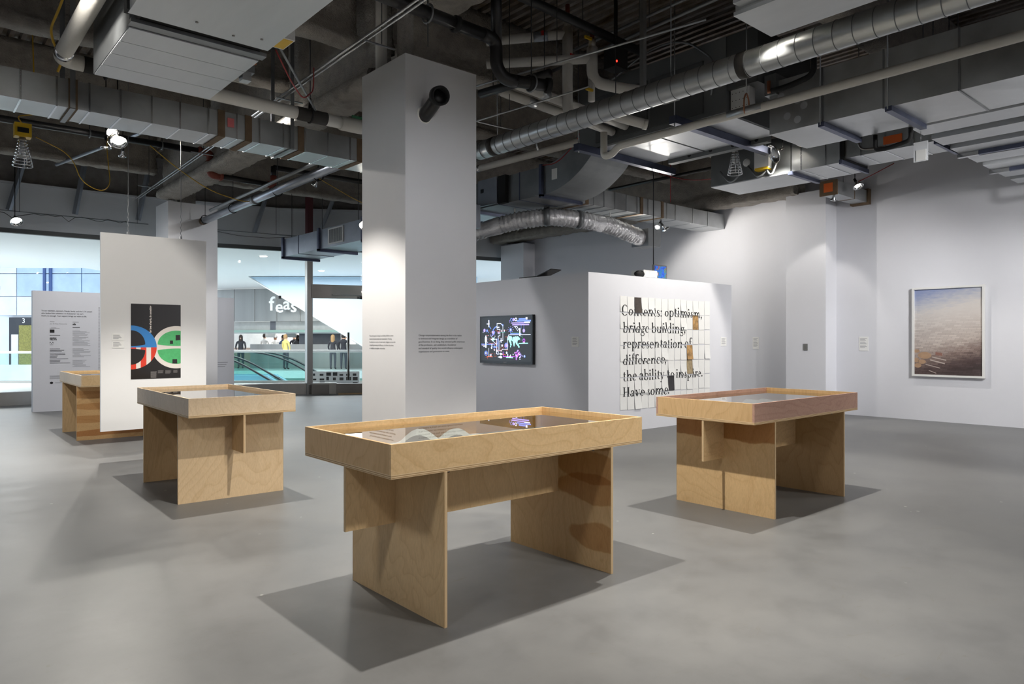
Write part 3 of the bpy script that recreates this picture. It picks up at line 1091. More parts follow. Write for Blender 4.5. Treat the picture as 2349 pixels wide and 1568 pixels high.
# caption cards
def card(name, o, r, w, h, label, thick=.006):
    n = Vector(r).cross(Vector((0, 0, 1)))
    a = Vector(o)
    b = a + Vector(r) * w + Vector((0, 0, h)) + n * thick
    c = thing(name, label, 'label', tuple(a))
    box('card', tuple(a), tuple(b), 'paper', c)
    polys('print', [rect(.12 * w, h * .86 - k * h * .065, w * (.85 - .2 * ((k * 5) % 3) / 2), h * .89 - k * h * .065) for k in range(11) if k not in (3, 7)], tuple(a + n * thick), r, (0, 0, 1), 'ink_soft', c, .001)
    return c


card('label_card', (7.85, 7.624, 1.347), (0, -1, 0), .148, .153, 'white caption card between the television and the corner')
card('label_card', (11.388, 7.28, 1.342), (1, 0, 0), .186, .16, 'white caption card to the right of the paper mural')
card('label_card', (14.0, 8.155, 1.259), (0, -1, 0), .144, .254, 'white caption card on the right wall left of the pilaster')
card('label_card', (14.0, 5.909, 1.247), (0, -1, 0), .17, .267, 'white caption card on the right wall between pilaster and framed photograph')
sw = thing('wall_switch', 'small grey switch plate on the wall pilaster', 'switch', (13.55, 6.75, 1.25))
mat('grey_plate', (120, 120, 118), .5)
box('plate', (13.54, 6.711, 1.249), (13.55, 6.796, 1.378), 'grey_plate', sw)
box('rocker', (13.536, 6.74, 1.285), (13.54, 6.767, 1.343), 'grey_plate', sw)

# ------------------------------------------------------------------ serif lettering made of strokes
TK, tk = .25, .085


def g_stem(x, y0, y1, w=TK):
    return [[(x - w / 2, y0), (x + w / 2, y0), (x + w / 2, y1), (x - w / 2, y1)]]


def g_ser(x, y, hw=.24, h=.06):
    return [[(x - hw, y), (x + hw, y), (x + hw, y + h), (x - hw, y + h)]]


def g_arc(cx, cy, rx, ry, a0, a1, T=TK, t=tk, n=18):
    out = []
    for i in range(n):
        q = []
        for a in (a0 + (a1 - a0) * i / n, a0 + (a1 - a0) * (i + 1) / n):
            r = math.radians(a)
            q.append(((cx + rx * math.cos(r), cy + ry * math.sin(r)), (cx + (rx - T) * math.cos(r), cy + (ry - t) * math.sin(r))))
        out.append([q[0][0], q[1][0], q[1][1], q[0][1]])
    return out


def g_dot(x, y, r=.15):
    return [disc(x, y, r, r, 10)]


def g_line(a, b, w):
    return [[(a[0] - w / 2, a[1]), (a[0] + w / 2, a[1]), (b[0] + w / 2, b[1]), (b[0] - w / 2, b[1])]]


def flag(x, y):
    return [[(x - TK / 2 - .14, y - .1), (x - TK / 2, y - .14), (x + TK / 2, y), (x + TK / 2, y + .02)]]


def glyph(ch):
    A = 1.62
    if ch == 'o':
        return g_arc(.5, .49, .48, .52, 0, 360, n=28), 1.04
    if ch == 'c':
        return g_arc(.48, .49, .46, .52, 48, 305) + g_dot(.76, .78, .1), .92
    if ch == 'e':
        return g_arc(.48, .49, .46, .52, 0, 310) + [rect(.15, .52, .93, .60)], .96
    if ch in 'nhm':
        top = A if ch == 'h' else 1.0
        s = g_stem(.28, 0, top) + flag(.28, top) + g_ser(.28, 0)
        xs = (.28, .98) if ch != 'm' else (.28, .93, 1.58)
        for a, b in zip(xs[:-1], xs[1:]):
            s += g_arc((a + b) / 2 + .06, .55, (b - a) / 2 + .065, .46, 0, 165, TK, .12) + g_stem(b, 0, .56) + g_ser(b, 0)
        return s, xs[-1] + .32
    if ch == 'u':
        return g_stem(.28, .4, 1) + flag(.28, 1) + g_arc(.58, .42, .42, .44, 180, 330, TK, .12) + g_stem(.95, 0, 1) + flag(.95, 1) + g_ser(1.02, 0, .16), 1.24
    if ch == 'i':
        return g_stem(.28, 0, 1) + flag(.28, 1) + g_ser(.28, 0) + g_dot(.27, 1.36), .58
    if ch == 'l':
        return g_stem(.28, 0, A) + flag(.28, A) + g_ser(.28, 0), .58
    if ch == 't':
        return g_stem(.32, .2, 1.2) + [[(.05, .92), (.2, 1.0), (.62, 1.0), (.62, .92)], [(.195, 1.2), (.445, 1.2), (.445, 1.36)]] + g_arc(.50, .27, .305, .29, 180, 300, .2, .1), .70
    if ch == 'r':
        return g_stem(.28, 0, 1) + flag(.28, 1) + g_ser(.28, 0) + g_arc(.62, .62, .36, .40, 75, 165, .12, .14) + g_dot(.70, .88, .12), .84
    if ch == 's':
        return g_arc(.42, .75, .33, .27, 50, 200, .2, .09) + g_arc(.44, .25, .35, .27, -130, 20, .2, .09) + [[(.10, .66), (.22, .84), (.78, .34), (.66, .16)]] + [[(.09, .02), (.13, .02), (.16, .3), (.09, .3)], [(.66, .70), (.72, .70), (.72, .98), (.68, .98)]], .84
    if ch == 'a':
        return g_stem(.70, .1, .72) + g_arc(.46, .68, .365, .34, 0, 150, .25, .09) + g_arc(.40, .28, .34, .30, 60, 330, .22, .08) + [[(.6, .02), (.95, .0), (.95, .07), (.78, .14)]] + g_dot(.2, .76, .1), .98
    if ch == 'b':
        return g_stem(.26, .05, A) + flag(.26, A) + g_arc(.60, .49, .50, .52, -150, 150), 1.14
    if ch == 'd':
        return g_arc(.52, .49, .50, .52, 30, 330) + g_stem(.88, 0, A) + flag(.88, A) + g_ser(.95, 0, .15), 1.16
    if ch == 'p':
        return g_stem(.26, -.52, 1) + flag(.26, 1) + g_ser(.26, -.55) + g_arc(.62, .49, .50, .52, -150, 150), 1.16
    if ch == 'g':
        return g_arc(.45, .66, .36, .36, 0, 360, .2, .08) + g_arc(.45, -.24, .44, .30, 0, 360, .14, .09) + [[(.2, .35), (.32, .32), (.25, .12), (.12, .12)], rect(.15, .06, .78, .18), [(.7, .86), (.98, .92), (.98, 1.02), (.62, .98)]], .98
    if ch == 'f':
        return g_stem(.32, 0, 1.25) + g_ser(.32, 0) + [rect(.06, .92, .68, 1.0)] + g_arc(.58, 1.25, .385, .40, 60, 180, .25, .1) + g_dot(.80, 1.5, .12), .70
    if ch in 'vy':
        s = g_line((.52, 0), (.18, .97), .27) + g_line((.54, 0), (.86, .97), .10) + g_ser(.18, .95, .22) + g_ser(.86, .95, .18)
        if ch == 'y':
            s += g_line((.28, -.5), (.55, .06), .11) + g_dot(.2, -.45, .12)
        return s, 1.05
    if ch == 'C':
        return g_arc(.72, .76, .70, .80, 45, 315, .28, .09, 26) + [[(1.22, 1.12), (1.29, 1.12), (1.29, 1.56), (1.22, 1.5)]], 1.42
    if ch == 'H':
        return g_stem(.3, 0, 1.52, .27) + g_stem(1.15, 0, 1.52, .27) + [rect(.3, .74, 1.15, .83)] + g_ser(.3, 0, .3) + g_ser(1.15, 0, .3) + g_ser(.3, 1.46, .3) + g_ser(1.15, 1.46, .3), 1.48
    if ch == '.':
        return g_dot(.2, .12), .45
    if ch == ':':
        return g_dot(.22, .12) + g_dot(.22, .86), .5
    if ch == ',':
        return g_dot(.22, .12) + [[(.1, .05), (.36, .1), (.3, -.15), (.12, -.34), (.08, -.3), (.2, -.12)]], .5
    return [], .42


mural = thing('paper_mural', 'wall mural of paper sheets spelling Contents optimism in large black serif letters', 'mural', (9.8, 7.28, .34))
mat('photo_brown', (74, 66, 60), .5, var=.3, vs=9)
mat('photo_gold', (176, 138, 88), .5, var=.65, vs=11)
mat('photo_straw', (168, 150, 118), .5, var=.5, vs=14, stretch=(4, 1, 1))
mat('photo_dark', (56, 54, 56), .5, var=.25, vs=8)
MX, MW, MZ, MH, NC, NR = 8.568, 2.471, .338, 1.807, 14, 7
letters, gid = [], 0
for s, z, x0, x1 in (('Contents: optimism,', 1.840, 8.604, 10.808), ('bridge building,', 1.570, 8.635, 10.313), ('representation of', 1.319, 8.635, 10.479), ('difference,', 1.056, 8.635, 9.77), ('the ability to inspire.', .804, 8.635, 10.822), ('Have some.', .548, 8.635, 9.854)):
    x, buf = 0, []
    for ch in s:
        pl, adv = glyph(ch)
        gid += 1
        buf += [(gid, [(px + x, py) for px, py in p]) for p in pl]
        x += adv + .05
    k = (x1 - x0) / x
    for gi, p in buf:
        letters.append((gi, [(x0 - MX + px * k, z - MZ + py * .105) for px, py in p]))
special = {(0, 2): 'photo_brown', (1, 11): 'photo_gold', (3, 10): 'photo_gold', (4, 10): 'photo_straw', (5, 7): 'photo_dark'}
cw, chh = MW / NC, MH / NR
rnd = random.Random(11)
for r in range(NR):
    for c in range(NC):
        x0, z1 = c * cw, MH - r * chh
        z0 = z1 - chh
        lift = rnd.choice((.003, .004, .006, .01, .022))
        dz = rnd.uniform(-.008, .008)
        g = .005
        # the sheet hangs from its top edge and curls off the wall at the bottom
        vs = []
        n = 4
        m = special.get((r, c), 'paper')
        for q in range(n + 1):
            t = q / n
            off = .0025 + lift * t * t
            for xx in (x0 + g, x0 + cw - g):
                vs += [(MX + xx, 7.28 - off, MZ + z1 - g - t * (chh - 2 * g) + dz), (MX + xx, 7.28 - off - .0012, MZ + z1 - g - t * (chh - 2 * g) + dz)]
        fs = [(0, 1, 3, 2), (n * 4, n * 4 + 2, n * 4 + 3, n * 4 + 1)]
        for q in range(n):
            k = q * 4
            fs += [(k, k + 2, k + 6, k + 4), (k + 1, k + 5, k + 7, k + 3), (k, k + 4, k + 5, k + 1), (k + 2, k + 3, k + 7, k + 6)]
        so = mk('paper_sheet', vs, fs, m, mural)
        if m != 'paper':
            so['label'] = 'photographic sheet in the mural'
            continue
        pc = {}
        for gi, p in letters:
            if max(a[0] for a in p) < x0 or min(a[0] for a in p) > x0 + cw or max(a[1] for a in p) < z0 or min(a[1] for a in p) > z1:
                continue
            for q in range(n):
                zt, zbm = z1 - q * chh / n, z1 - (q + 1) * chh / n
                w = clip_poly(p, x0 + g, max(zbm, z0 + g), x0 + cw - g, min(zt, z1 - g))
                if len(w) > 2:
                    pc.setdefault(gi, []).append(w)
        for gi in pc:
            vs, fs = [], []
            for w in pc[gi]:
                k = len(vs)
                for (a, b) in w:
                    t = (z1 - b) / chh
                    vs.append((MX + a, 7.28 - (.0025 + lift * (t * t + .03)) - .0026, MZ + b + dz))
                fs.append(tuple(range(k, k + len(w))))
            mk('lettering', vs, fs, 'ink_black', so)

# ------------------------------------------------------------------ things on top of the partition room
lp = thing('laptop', 'open black laptop lying on top of the partition room above the television', 'laptop', (7.93, 8.4, BZ))
box('base', (7.86, 8.42, BZ), (8.1, 8.86, BZ + .018), 'black', lp)
mk('screen_lid', [(7.87, 8.42, BZ + .012), (8.1, 8.42, BZ + .012), (8.1, 8.1, BZ + .10), (7.87, 8.1, BZ + .10), (7.87, 8.43, BZ + .024), (8.1, 8.43, BZ + .024), (8.1, 8.11, BZ + .112), (7.87, 8.11, BZ + .112)], BF, 'black', lp)
pj = thing('projector', 'white projector with a glowing lens on top of the partition room', 'projector', (9.45, 7.45, BZ))
box('body', (9.26, 7.36, BZ + .015), (9.62, 7.62, BZ + .13), 'white_plastic', pj)
lathe('lens', [(.0, .03), (.034, .03), (.045, .028), (.045, 0)], (9.55, 7.36, BZ + .075), (0, -1, 0), 'scr_white', pj, 18)
lathe('sensor', [(.0, .012), (.018, .012), (.02, 0)], (9.36, 7.36, BZ + .085), (0, -1, 0), 'scr_white', pj, 12)
for fx in (9.29, 9.59):
    lathe('foot', [(.0, 0), (.014, 0), (.014, .015), (0, .015)], (fx, 7.4, BZ), (0, 0, 1), 'black', pj, 10)
cb = thing('camera_bag', 'black padded pouch beside the projector on the partition room', 'bag', (9.2, 7.4, BZ))
vs, fs = sweep([(9.05, 7.36, BZ + .05), (9.10, 7.36, BZ + .055), (9.22, 7.35, BZ + .05), (9.25, 7.35, BZ + .045)], [.03, .05, .045, .02], 12)
mk('body', vs, fs, 'matte_black', cb, True)
tube('strap', [(9.06, 7.34, BZ + .09), (9.13, 7.33, BZ + .11), (9.22, 7.33, BZ + .09)], .006, 'black', cb, 6)
mn = thing('monitor', 'small monitor with a blue and red picture on the partition room', 'monitor', (9.95, 7.55, BZ))
box('frame', (9.78, 7.55, BZ + .02), (10.14, 7.59, BZ + .27), 'steel_dark', mn)
m_, nt, p = nodes_of('monitor_picture')
v = coords(nt, (1, 1, 1))
nn = noise(nt, v, 7, 4, .6, 2.5)
rr = ramp(nt, nn.outputs[0], ((.3, lin((20, 30, 90))), (.45, lin((40, 80, 180))), (.55, lin((30, 110, 90))), (.62, lin((150, 40, 80))), (.75, lin((25, 30, 60)))))
nt.links.new(rr.outputs[0], p.inputs['Base Color'])
nt.links.new(rr.outputs[0], p.inputs['Emission Color'])
p.inputs['Emission Strength'].default_value = .8
m_.cycles.emission_sampling = 'NONE'
MATS['monitor_picture'] = m_
box('screen', (9.80, 7.547, BZ + .04), (10.12, 7.55, BZ + .25), 'monitor_picture', mn)
box('stand', (9.86, 7.54, BZ), (10.06, 7.68, BZ + .02), 'black', mn)
tag(tube('power_cable', [(9.83, 7.6, BZ + .26), (9.83, 7.6, 4.9)], .008, 'dark_wire'), 'thin dark cable dropping from the ceiling to the small monitor', 'cable')

# ------------------------------------------------------------------ framed photograph on the right wall
fr = thing('framed_photograph', 'large white-framed aerial photograph of fields on the right wall', 'picture', (14.0, 4.38, .797))
FY0, FY1, FZ0, FZ1 = 3.811, 4.952, .797, 2.395
fx = 13.94
for nm, a, b in (('frame_bar', (fx, FY0, FZ0), (13.995, FY1, FZ0 + .035)), ('frame_bar', (fx, FY0, FZ1 - .035), (13.995, FY1, FZ1)), ('frame_bar', (fx, FY0, FZ0 + .035), (13.995, FY0 + .035, FZ1 - .035)), ('frame_bar', (fx, FY1 - .035, FZ0 + .035), (13.995, FY1, FZ1 - .035))):
    box(nm, a, b, 'white_plastic', fr)
m_, nt, p = nodes_of('aerial_print')
tc = nt.nodes.new('ShaderNodeTexCoord')
sx_ = nt.nodes.new('ShaderNodeSeparateXYZ')
nt.links.new(tc.outputs['Object'], sx_.inputs[0])
hgt = nt.nodes.new('ShaderNodeMapRange')
hgt.inputs[1].default_value, hgt.inputs[2].default_value = .03, 1.56
nt.links.new(sx_.outputs[2], hgt.inputs[0])
# darker towards the lower right: subtract part of the horizontal position
side = nt.nodes.new('ShaderNodeMapRange')
side.inputs[1].default_value, side.inputs[2].default_value = .57, -.57
side.inputs[3].default_value, side.inputs[4].default_value = .07, -.12
nt.links.new(sx_.outputs[1], side.inputs[0])
wv = noise(nt, coords(nt, (1, 2.2, 9)), 3.5, 6, .65, .3)
wm = nt.nodes.new('ShaderNodeMapRange')
wm.inputs[3].default_value, wm.inputs[4].default_value = -.13, .13
nt.links.new(wv.outputs[0], wm.inputs[0])
s1 = nt.nodes.new('ShaderNodeMath')
s1.operation = 'ADD'
nt.links.new(hgt.outputs[0], s1.inputs[0])
nt.links.new(side.outputs[0], s1.inputs[1])
s2 = nt.nodes.new('ShaderNodeMath')
s2.operation = 'ADD'
nt.links.new(s1.outputs[0], s2.inputs[0])
nt.links.new(wm.outputs[0], s2.inputs[1])
rp = ramp(nt, s2.outputs[0], ((0, lin((84, 70, 70))), (.10, lin((104, 86, 84))), (.22, lin((164, 144, 136))), (.36, lin((214, 202, 194))), (.74, lin((226, 220, 216))), (.86, lin((200, 202, 212))), (1.0, lin((150, 162, 200)))))
bk = nt.nodes.new('ShaderNodeTexBrick')
bk.inputs['Scale'].default_value = 4
bk.inputs['Mortar Size'].default_value = .012
bk.inputs['Color1'].default_value = (1, 1, 1, 1)
bk.inputs['Color2'].default_value = (.55, .50, .50, 1)
bk.inputs['Mortar'].default_value = (.30, .27, .28, 1)
bm = coords(nt, (1, 1, 1))
sw_ = nt.nodes.new('ShaderNodeCombineXYZ')
ss = nt.nodes.new('ShaderNodeSeparateXYZ')
nt.links.new(bm.outputs[0], ss.inputs[0])
ad = nt.nodes.new('ShaderNodeMath')
ad.operation = 'MULTIPLY_ADD'
ad.inputs[1].default_value = .45
nt.links.new(ss.outputs[2], ad.inputs[0])
nt.links.new(ss.outputs[1], ad.inputs[2])
m3 = nt.nodes.new('ShaderNodeMath')
m3.operation = 'MULTIPLY'
m3.inputs[1].default_value = 2.1
nt.links.new(ss.outputs[2], m3.inputs[0])
nt.links.new(ad.outputs[0], sw_.inputs[0])
nt.links.new(m3.outputs[0], sw_.inputs[1])
nt.links.new(sw_.outputs[0], bk.inputs['Vector'])
fade = ramp(nt, hgt.outputs[0], ((.1, (.9, .9, .9)), (.5, (.45, .45, .45)), (.78, (0, 0, 0))))
cc = mixrgb(nt, fade.outputs[0], rp.outputs[0], mixrgb(nt, 1.0, rp.outputs[0], bk.outputs['Color'], 'MULTIPLY'))
nt.links.new(cc, p.inputs['Base Color'])
p.inputs['Roughness'].default_value = .6
MATS['aerial_print'] = m_
box('print', (13.975, FY0 + .035, FZ0 + .035), (13.985, FY1 - .035, FZ1 - .035), 'aerial_print', fr)
mat('field_tan', (186, 152, 122), .6, var=.08, vs=20)
mat('field_brown', (150, 108, 96), .6)
mat('field_pale', (198, 184, 176), .6)


def ppt(x, y):   # print coordinates as fractions, x from the left, y from the top
    return (x * 1.071, (1 - y) * 1.528)


PRO = (13.975, FY1 - .035, FZ0 + .035)
PR_ = (0, -1, 0)
circ = [(.155, .775, .105, .040), (.115, .85, .06, .026), (.05, .895, .055, .027), (.03, .832, .04, .028), (.03, .725, .05, .020)]
pl = []
for x, y, a, b in circ:
    q = ppt(x, y)
    pl.append([(max(0, u), w) for u, w in disc(q[0], q[1], a * 1.071, b * 1.528, 22)])
polys('round_field', pl, PRO, PR_, UZ, 'field_tan', fr, .0008)


def strip(x0, y0, x1, y1, h):
    a, b, c, d_ = ppt(x0, y0), ppt(x1, y1), ppt(x1, y1 - h), ppt(x0, y0 - h)
    return [a, b, c, d_]


polys('field_strip', [strip(.27, .80, .48, .835, .012), strip(.24, .835, .46, .875, .014), strip(.17, .885, .39, .925, .008), strip(.22, .955, .33, .985, .008)], PRO, PR_, UZ, 'field_pale', fr, .0008)
polys('field_strip', [strip(.32, .77, .42, .78, .035)], PRO, PR_, UZ, 'field_brown', fr, .0009)
box('glazing', (13.962, FY0 + .035, FZ0 + .035), (13.965, FY1 - .035, FZ1 - .035), 'picture_glass', fr)

# ================================================================== ceiling services
def duct(t, axis, a0, a1, c0, c1, z0, z1, seams, m='galv', m_seam='cleat', bands=(), mband='sealant', bw=.085):
    """sheet-metal duct built of sections with raised seams; bands are strips of sealant"""
    cuts = [a0] + [s for s in seams if a0 < s < a1] + [a1]
    rnd = random.Random(int(a0 * 100 + z0 * 10))

    def bx(nm, p, q, e, mm):
        a, b = (p, c0 - e, z0 - e), (q, c1 + e, z1 + e)
        if axis == 'Y':
            a, b = (c0 - e, p, z0 - e), (c1 + e, q, z1 + e)
        return box(nm, a, b, mm, t)
    for p, q in zip(cuts[:-1], cuts[1:]):
        bx('duct_section', p, q, rnd.uniform(-.002, .002), m)
    for s in cuts[1:-1]:
        bx('seam_cleat', s - .009, s + .009, .007, m_seam)
    for s in bands:
        bx('sealant_band', s - bw / 2, s + bw / 2, .010, mband)


# --- long rectangular duct from the left to the front column
d1 = thing('air_duct', 'long shiny rectangular duct with brown sealant bands crossing the upper left', 'duct', (2, 9.1, 3.935))
duct(d1, 'X', -4.5, 5.95, 8.84, 9.39, 3.935, 4.24, (-3.6, -2.7, -1.8, -.9, 0, .55, .967, 1.284, 1.587, 1.893, 2.21, 2.516, 2.838, 3.176, 3.459, 3.772, 4.07, 4.393, 4.724, 5.2, 5.8), bands=(1.433, 2.99, 3.32, 4.01, 4.87))
box('notice', (3.06, 8.826, 4.06), (3.14, 8.83, 4.17), 'pink', d1)
for hx in (.2, 1.40, 3.85, 5.6):
    for yy in (8.80, 9.43):
        box('hanger_strap', (hx, yy - .004, 3.93), (hx + .05, yy + .004, DECK), 'galv_dark', d1)
    box('hanger_strap', (hx, 8.80, 3.918), (hx + .05, 9.43, 3.926), 'galv_dark', d1)
# --- its continuation to the right wall, with the side trunk and the elbow
d2 = thing('air_duct', 'rectangular duct running to the right wall with a curved elbow and trunk', 'duct', (11, 9.1, 3.935))
duct(d2, 'X', 9.28, 13.99, 8.85, 9.45, 3.935, 4.25, (9.675, 9.963, 10.271, 10.602, 10.93, 11.27, 11.449, 11.878, 12.173, 12.788, 13.354), bands=(9.5, 11.07, 11.73))
duct(d2, 'Y', 8.80, 10.75, 8.35, 9.28, 3.935, 4.42, (9.4, 9.95), 'galv_dark', 'strut_blue')
duct(d2, 'Y', 10.75, 13.2, 8.35, 9.28, 3.935, 4.42, (11.6, 12.4), 'galv_cool', 'strut_blue')
box('damper_box', (8.28, 9.95, 3.955), (8.36, 10.5, 4.44), 'galv_cool', d2)
box('knockout', (8.275, 10.34, 4.2), (8.28, 10.42, 4.27), 'black', d2)
box('tie_bracket', (8.27, 9.7, 3.93), (8.36, 9.9, 4.43), 'matte_black', d2)
box('duct_flange', (8.29, 8.78, 3.90), (8.36, 8.84, 4.45), 'strut_blue', d2)
box('duct_flange', (8.29, 8.78, 3.88), (9.32, 8.84, 3.935), 'strut_blue', d2)
box('duct_flange', (8.29, 10.70, 3.88), (9.32, 10.78, 3.935), 'strut_blue', d2)
box('duct_flange', (8.29, 10.70, 3.90), (8.35, 10.78, 4.45), 'matte_black', d2)
vs, fs = [], []
RB, n = 1.6, 14
for i in range(n + 1):
    th = math.radians(52) * i / n
    for rad, in ((RB,), (RB - .485,)):
        yy, zz = 8.80 - rad * math.sin(th), 3.935 + RB - rad * math.cos(th)
        vs += [(8.35, yy, zz), (9.28, yy, zz)]
for i in range(n):
    k = i * 4
    fs += [(k, k + 1, k + 5, k + 4), (k + 2, k + 6, k + 7, k + 3), (k, k + 4, k + 6, k + 2), (k + 1, k + 3, k + 7, k + 5)]
mk('curved_elbow', vs, fs, 'galv_dark', d2)
box('notice', (8.345, 8.45, 4.15), (8.349, 8.58, 4.33), 'paper', d2)
# --- silver flexible duct
pts = fillet([(8.2, 11.6, 3.45), (8.45, 10.94, 3.52), (8.83, 10.08, 3.70), (9.18, 9.55, 3.755), (9.76, 9.3, 3.735), (10.5, 9.16, 3.68), (10.95, 9.06, 3.56), (11.31, 9.0, 3.47)], .5, 22)
rnd = random.Random(2)
wob = {}


def rf(i, j):
    if (i, j) not in wob:
        wob[(i, j)] = 1 + rnd.uniform(-.07, .07) + (.08 if i % 3 == 0 else -.03)
    return wob[(i, j)]


fx_ = thing('flexible_duct', 'crinkled silver foil flexible duct bending below the rectangular duct', 'duct', (10, 9.3, 3.4))
tube('foil_hose', pts, .155, 'foil', fx_, 28, rf)
box('outlet_boot', (11.22, 8.80, 3.32), (11.62, 9.22, 3.66), 'galv_dark', fx_)
tube('clamp_band', [(9.15, 9.6, 3.752), (9.22, 9.52, 3.756)], .175, 'galv_dark', fx_, 24)
tube('clamp_band', [(9.72, 9.315, 3.737), (9.80, 9.285, 3.733)], .172, 'galv_dark', fx_, 24)
for q in ((8.83, 10.08), (10.5, 9.16)):
    box('hanger_strap', (q[0] - .02, q[1] - .004, 3.84), (q[0] + .02, q[1] + .004, 3.935), 'galv_dark', fx_)

# --- spiral duct
sd = thing('spiral_duct', 'round galvanised spiral duct running from behind the column to the upper right', 'duct', (6.25, 4, 4.1))
tube('duct_pipe', [(6.25, y, 4.13) for y in (8.7, 7, 5, 3, 1, -4)], .125, 'galv', sd, 40)
hel, i = [], 0
y = 8.6
rings = []
while y > .5:
    rings.append([(6.25 + .1265 * math.cos(a), y - .02 + .04 * (a / 6.2832), 4.13 + .1265 * math.sin(a)) for a in [k * 2 * math.pi / 24 for k in range(25)]])
    y -= .17
tubes('lock_seam', rings, .0045, 'galv_dark', sd, 5)
for y in (7.55, 7.95, 3.72):
    tube('sealant_band', [(6.25, y - .05, 4.13), (6.25, y + .05, 4.13)], .129, 'sealant_dark', sd, 32)
for y in (7.5, 4.6, 2.4):
    tube('hanger_rod', [(6.25, y, 4.25), (6.25, y, DECK)], .006, 'wire', sd, 6)

# --- white drain pipe along the right
pv = thing('white_pipe', 'long white pipe hung below the spiral duct on the right', 'pipe', (7.6, 4, 4.1))
tube('pipe_run', fillet([(7.6, 6.75, 4.40), (7.6, 6.75, 4.06), (7.6, 6.60, 4.06), (7.6, 6.48, 4.15), (7.6, -3.5, 4.19)], .06), .05, 'pvc', pv, 18)
tube('grey_sleeve', [(7.6, 4.75, 4.163), (7.6, 4.30, 4.165)], .054, 'galv', pv, 18)
tube('hanger_rod', [(7.6, 4.51, 4.34), (7.6, 4.51, DECK)], .008, 'wire', pv, 6)
lp_ = [(7.6 + .055 * math.sin(a), 4.51, 4.175 + (.14 * (1 - abs(a) / math.pi) if math.cos(a) > 0 else 0) + .055 * math.cos(a)) for a in [k * 2 * math.pi / 20 for k in range(-10, 11)]]
tube('clevis_hanger', lp_, .010, 'copper', pv, 6)

# --- fan unit upper left: lower coil box, gasket and upper casing
fu = thing('fan_unit', 'large sheet-metal fan unit hanging at the upper left with a ribbed pale underside', 'ventilation', (1.9, 6.2, 3.9))
box('casing', (1.37, 6.12, 3.9), (2.40, 7.45, 4.55), 'galv_dark', fu)
for k in range(4):
    a, b = 6.14 + k * .325, 6.14 + (k + 1) * .325 - .012
    mk('bottom_panel', [(1.375, a, 3.898), (2.395, a, 3.898), (2.395, b, 3.898), (1.375, b, 3.898), (1.375, a, 3.888), (2.395, a, 3.888), (2.395, b, 3.874 + .012), (1.375, b, 3.886)], BF, 'galv_light', fu)
box('gasket', (1.42, 5.90, 3.93), (2.36, 6.12, 4.5), 'matte_black', fu)
box('flange_strip', (1.36, 6.02, 3.895), (2.42, 6.12, 3.925), 'galv_dark', fu)
box('fan_casing', (1.31, 3.2, 3.90), (2.38, 5.90, 4.7), 'galv_light', fu)
box('corner_post', (1.29, 5.84, 3.905), (1.36, 5.93, 4.7), 'matte_black', fu)
for q in ((1.75, 5.72), (2.05, 5.78), (2.25, 5.7)):
    lathe('screw', [(0, -.006), (.012, -.006), (.012, 0)], (q[0], q[1], 3.9), (0, 0, 1), 'steel_dark', fu, 8)
box('control_box', (2.38, 5.62, 3.93), (2.50, 5.86, 4.06), 'white_plastic', fu)
box('warning_sticker', (2.39, 5.64, 3.926), (2.49, 5.84, 3.93), 'yellow', fu)
box('valve_bracket', (2.40, 6.55, 3.93), (2.52, 6.75, 4.02), 'galv_dark', fu)
box('junction_box', (2.42, 6.58, 3.86), (2.50, 6.68, 3.93), 'galv', fu)
tube('drain_stub', [(2.40, 6.5, 3.96), (2.48, 6.42, 3.98)], .02, 'copper', fu, 8)
for q in ((1.40, 7.3), (2.37, 7.3), (1.40, 3.4), (2.35, 3.4)):
    tube('hanger_rod', [(q[0], q[1], 4.5), (q[0], q[1], DECK)], .007, 'dark_wire', fu, 6)
tag(tube('brace_rod', [(2.47, 5.92, 4.0), (3.95, 8.25, 4.28)], .012, 'galv_dark'), 'thin grey rod slanting from the upper left fan unit to the white pipe', 'rod')

# --- fan unit cut by the top edge on the right
f2 = thing('fan_unit', 'sheet-metal unit with a pale underside cut off by the top right edge', 'ventilation', (5.0, 1.5, 3.9))
box('casing', (4.80, -1.2, 3.93), (5.335, 2.94, 4.5), 'galv', f2)
box('bottom_panel', (4.79, 2.0, 3.90), (5.345, 2.95, 3.93), 'galv_light', f2)
box('bottom_panel', (4.79, .9, 3.90), (5.345, 1.99, 3.93), 'galv_light', f2)
box('bottom_panel', (4.79, -1.2, 3.90), (5.345, .89, 3.93), 'galv_light', f2)
box('side_flange', (4.70, -1.2, 3.95), (4.80, 2.9, 4.0), 'galv_light', f2)
for q in ((4.85, 2.8), (5.3, 2.8)):
    tube('hanger_rod', [(q[0], q[1], 4.5), (q[0], q[1], DECK)], .007, 'dark_wire', f2, 6)

# --- air handler in the middle right
ah = thing('air_handler', 'big dark grey air handling unit hung behind the spiral duct', 'ventilation', (8.6, 6, 4.3))
box('casing', (7.94, 5.0, 4.34), (9.35, 7.55, 5.3), 'ahu_grey', ah)
box('plenum', (7.96, 4.57, 4.62), (9.30, 5.0, 5.3), 'ahu_dark', ah)
for y0, y1 in ((5.33, 6.18), (6.24, 7.2)):
    dpl = box('access_door', (7.92, y0, 4.40), (7.94, y1, 5.08), 'ahu_dark', ah)
    box('notice', (7.915, y0 + .35, 4.66), (7.92, y0 + .62, 4.74), 'white_plastic', dpl)
    box('warning_stripe', (7.914, y0 + .36, 4.745), (7.92, y0 + .61, 4.765), 'orange', dpl)
for y0, y1 in ((5.02, 6.2), (6.24, 7.5)):
    box('bottom_panel', (7.97, y0, 4.325), (9.3, y1, 4.34), 'galv_light', ah)
for y in (7.2, 5.5):
    box('support_channel', (7.5, y - .05, 4.22), (9.85, y + .05, 4.32), 'strut_blue', ah)
    for xx in (7.55, 9.8):
        tube('hanger_rod', [(xx, y, 4.2), (xx, y, DECK)], .009, 'wire', ah, 6)
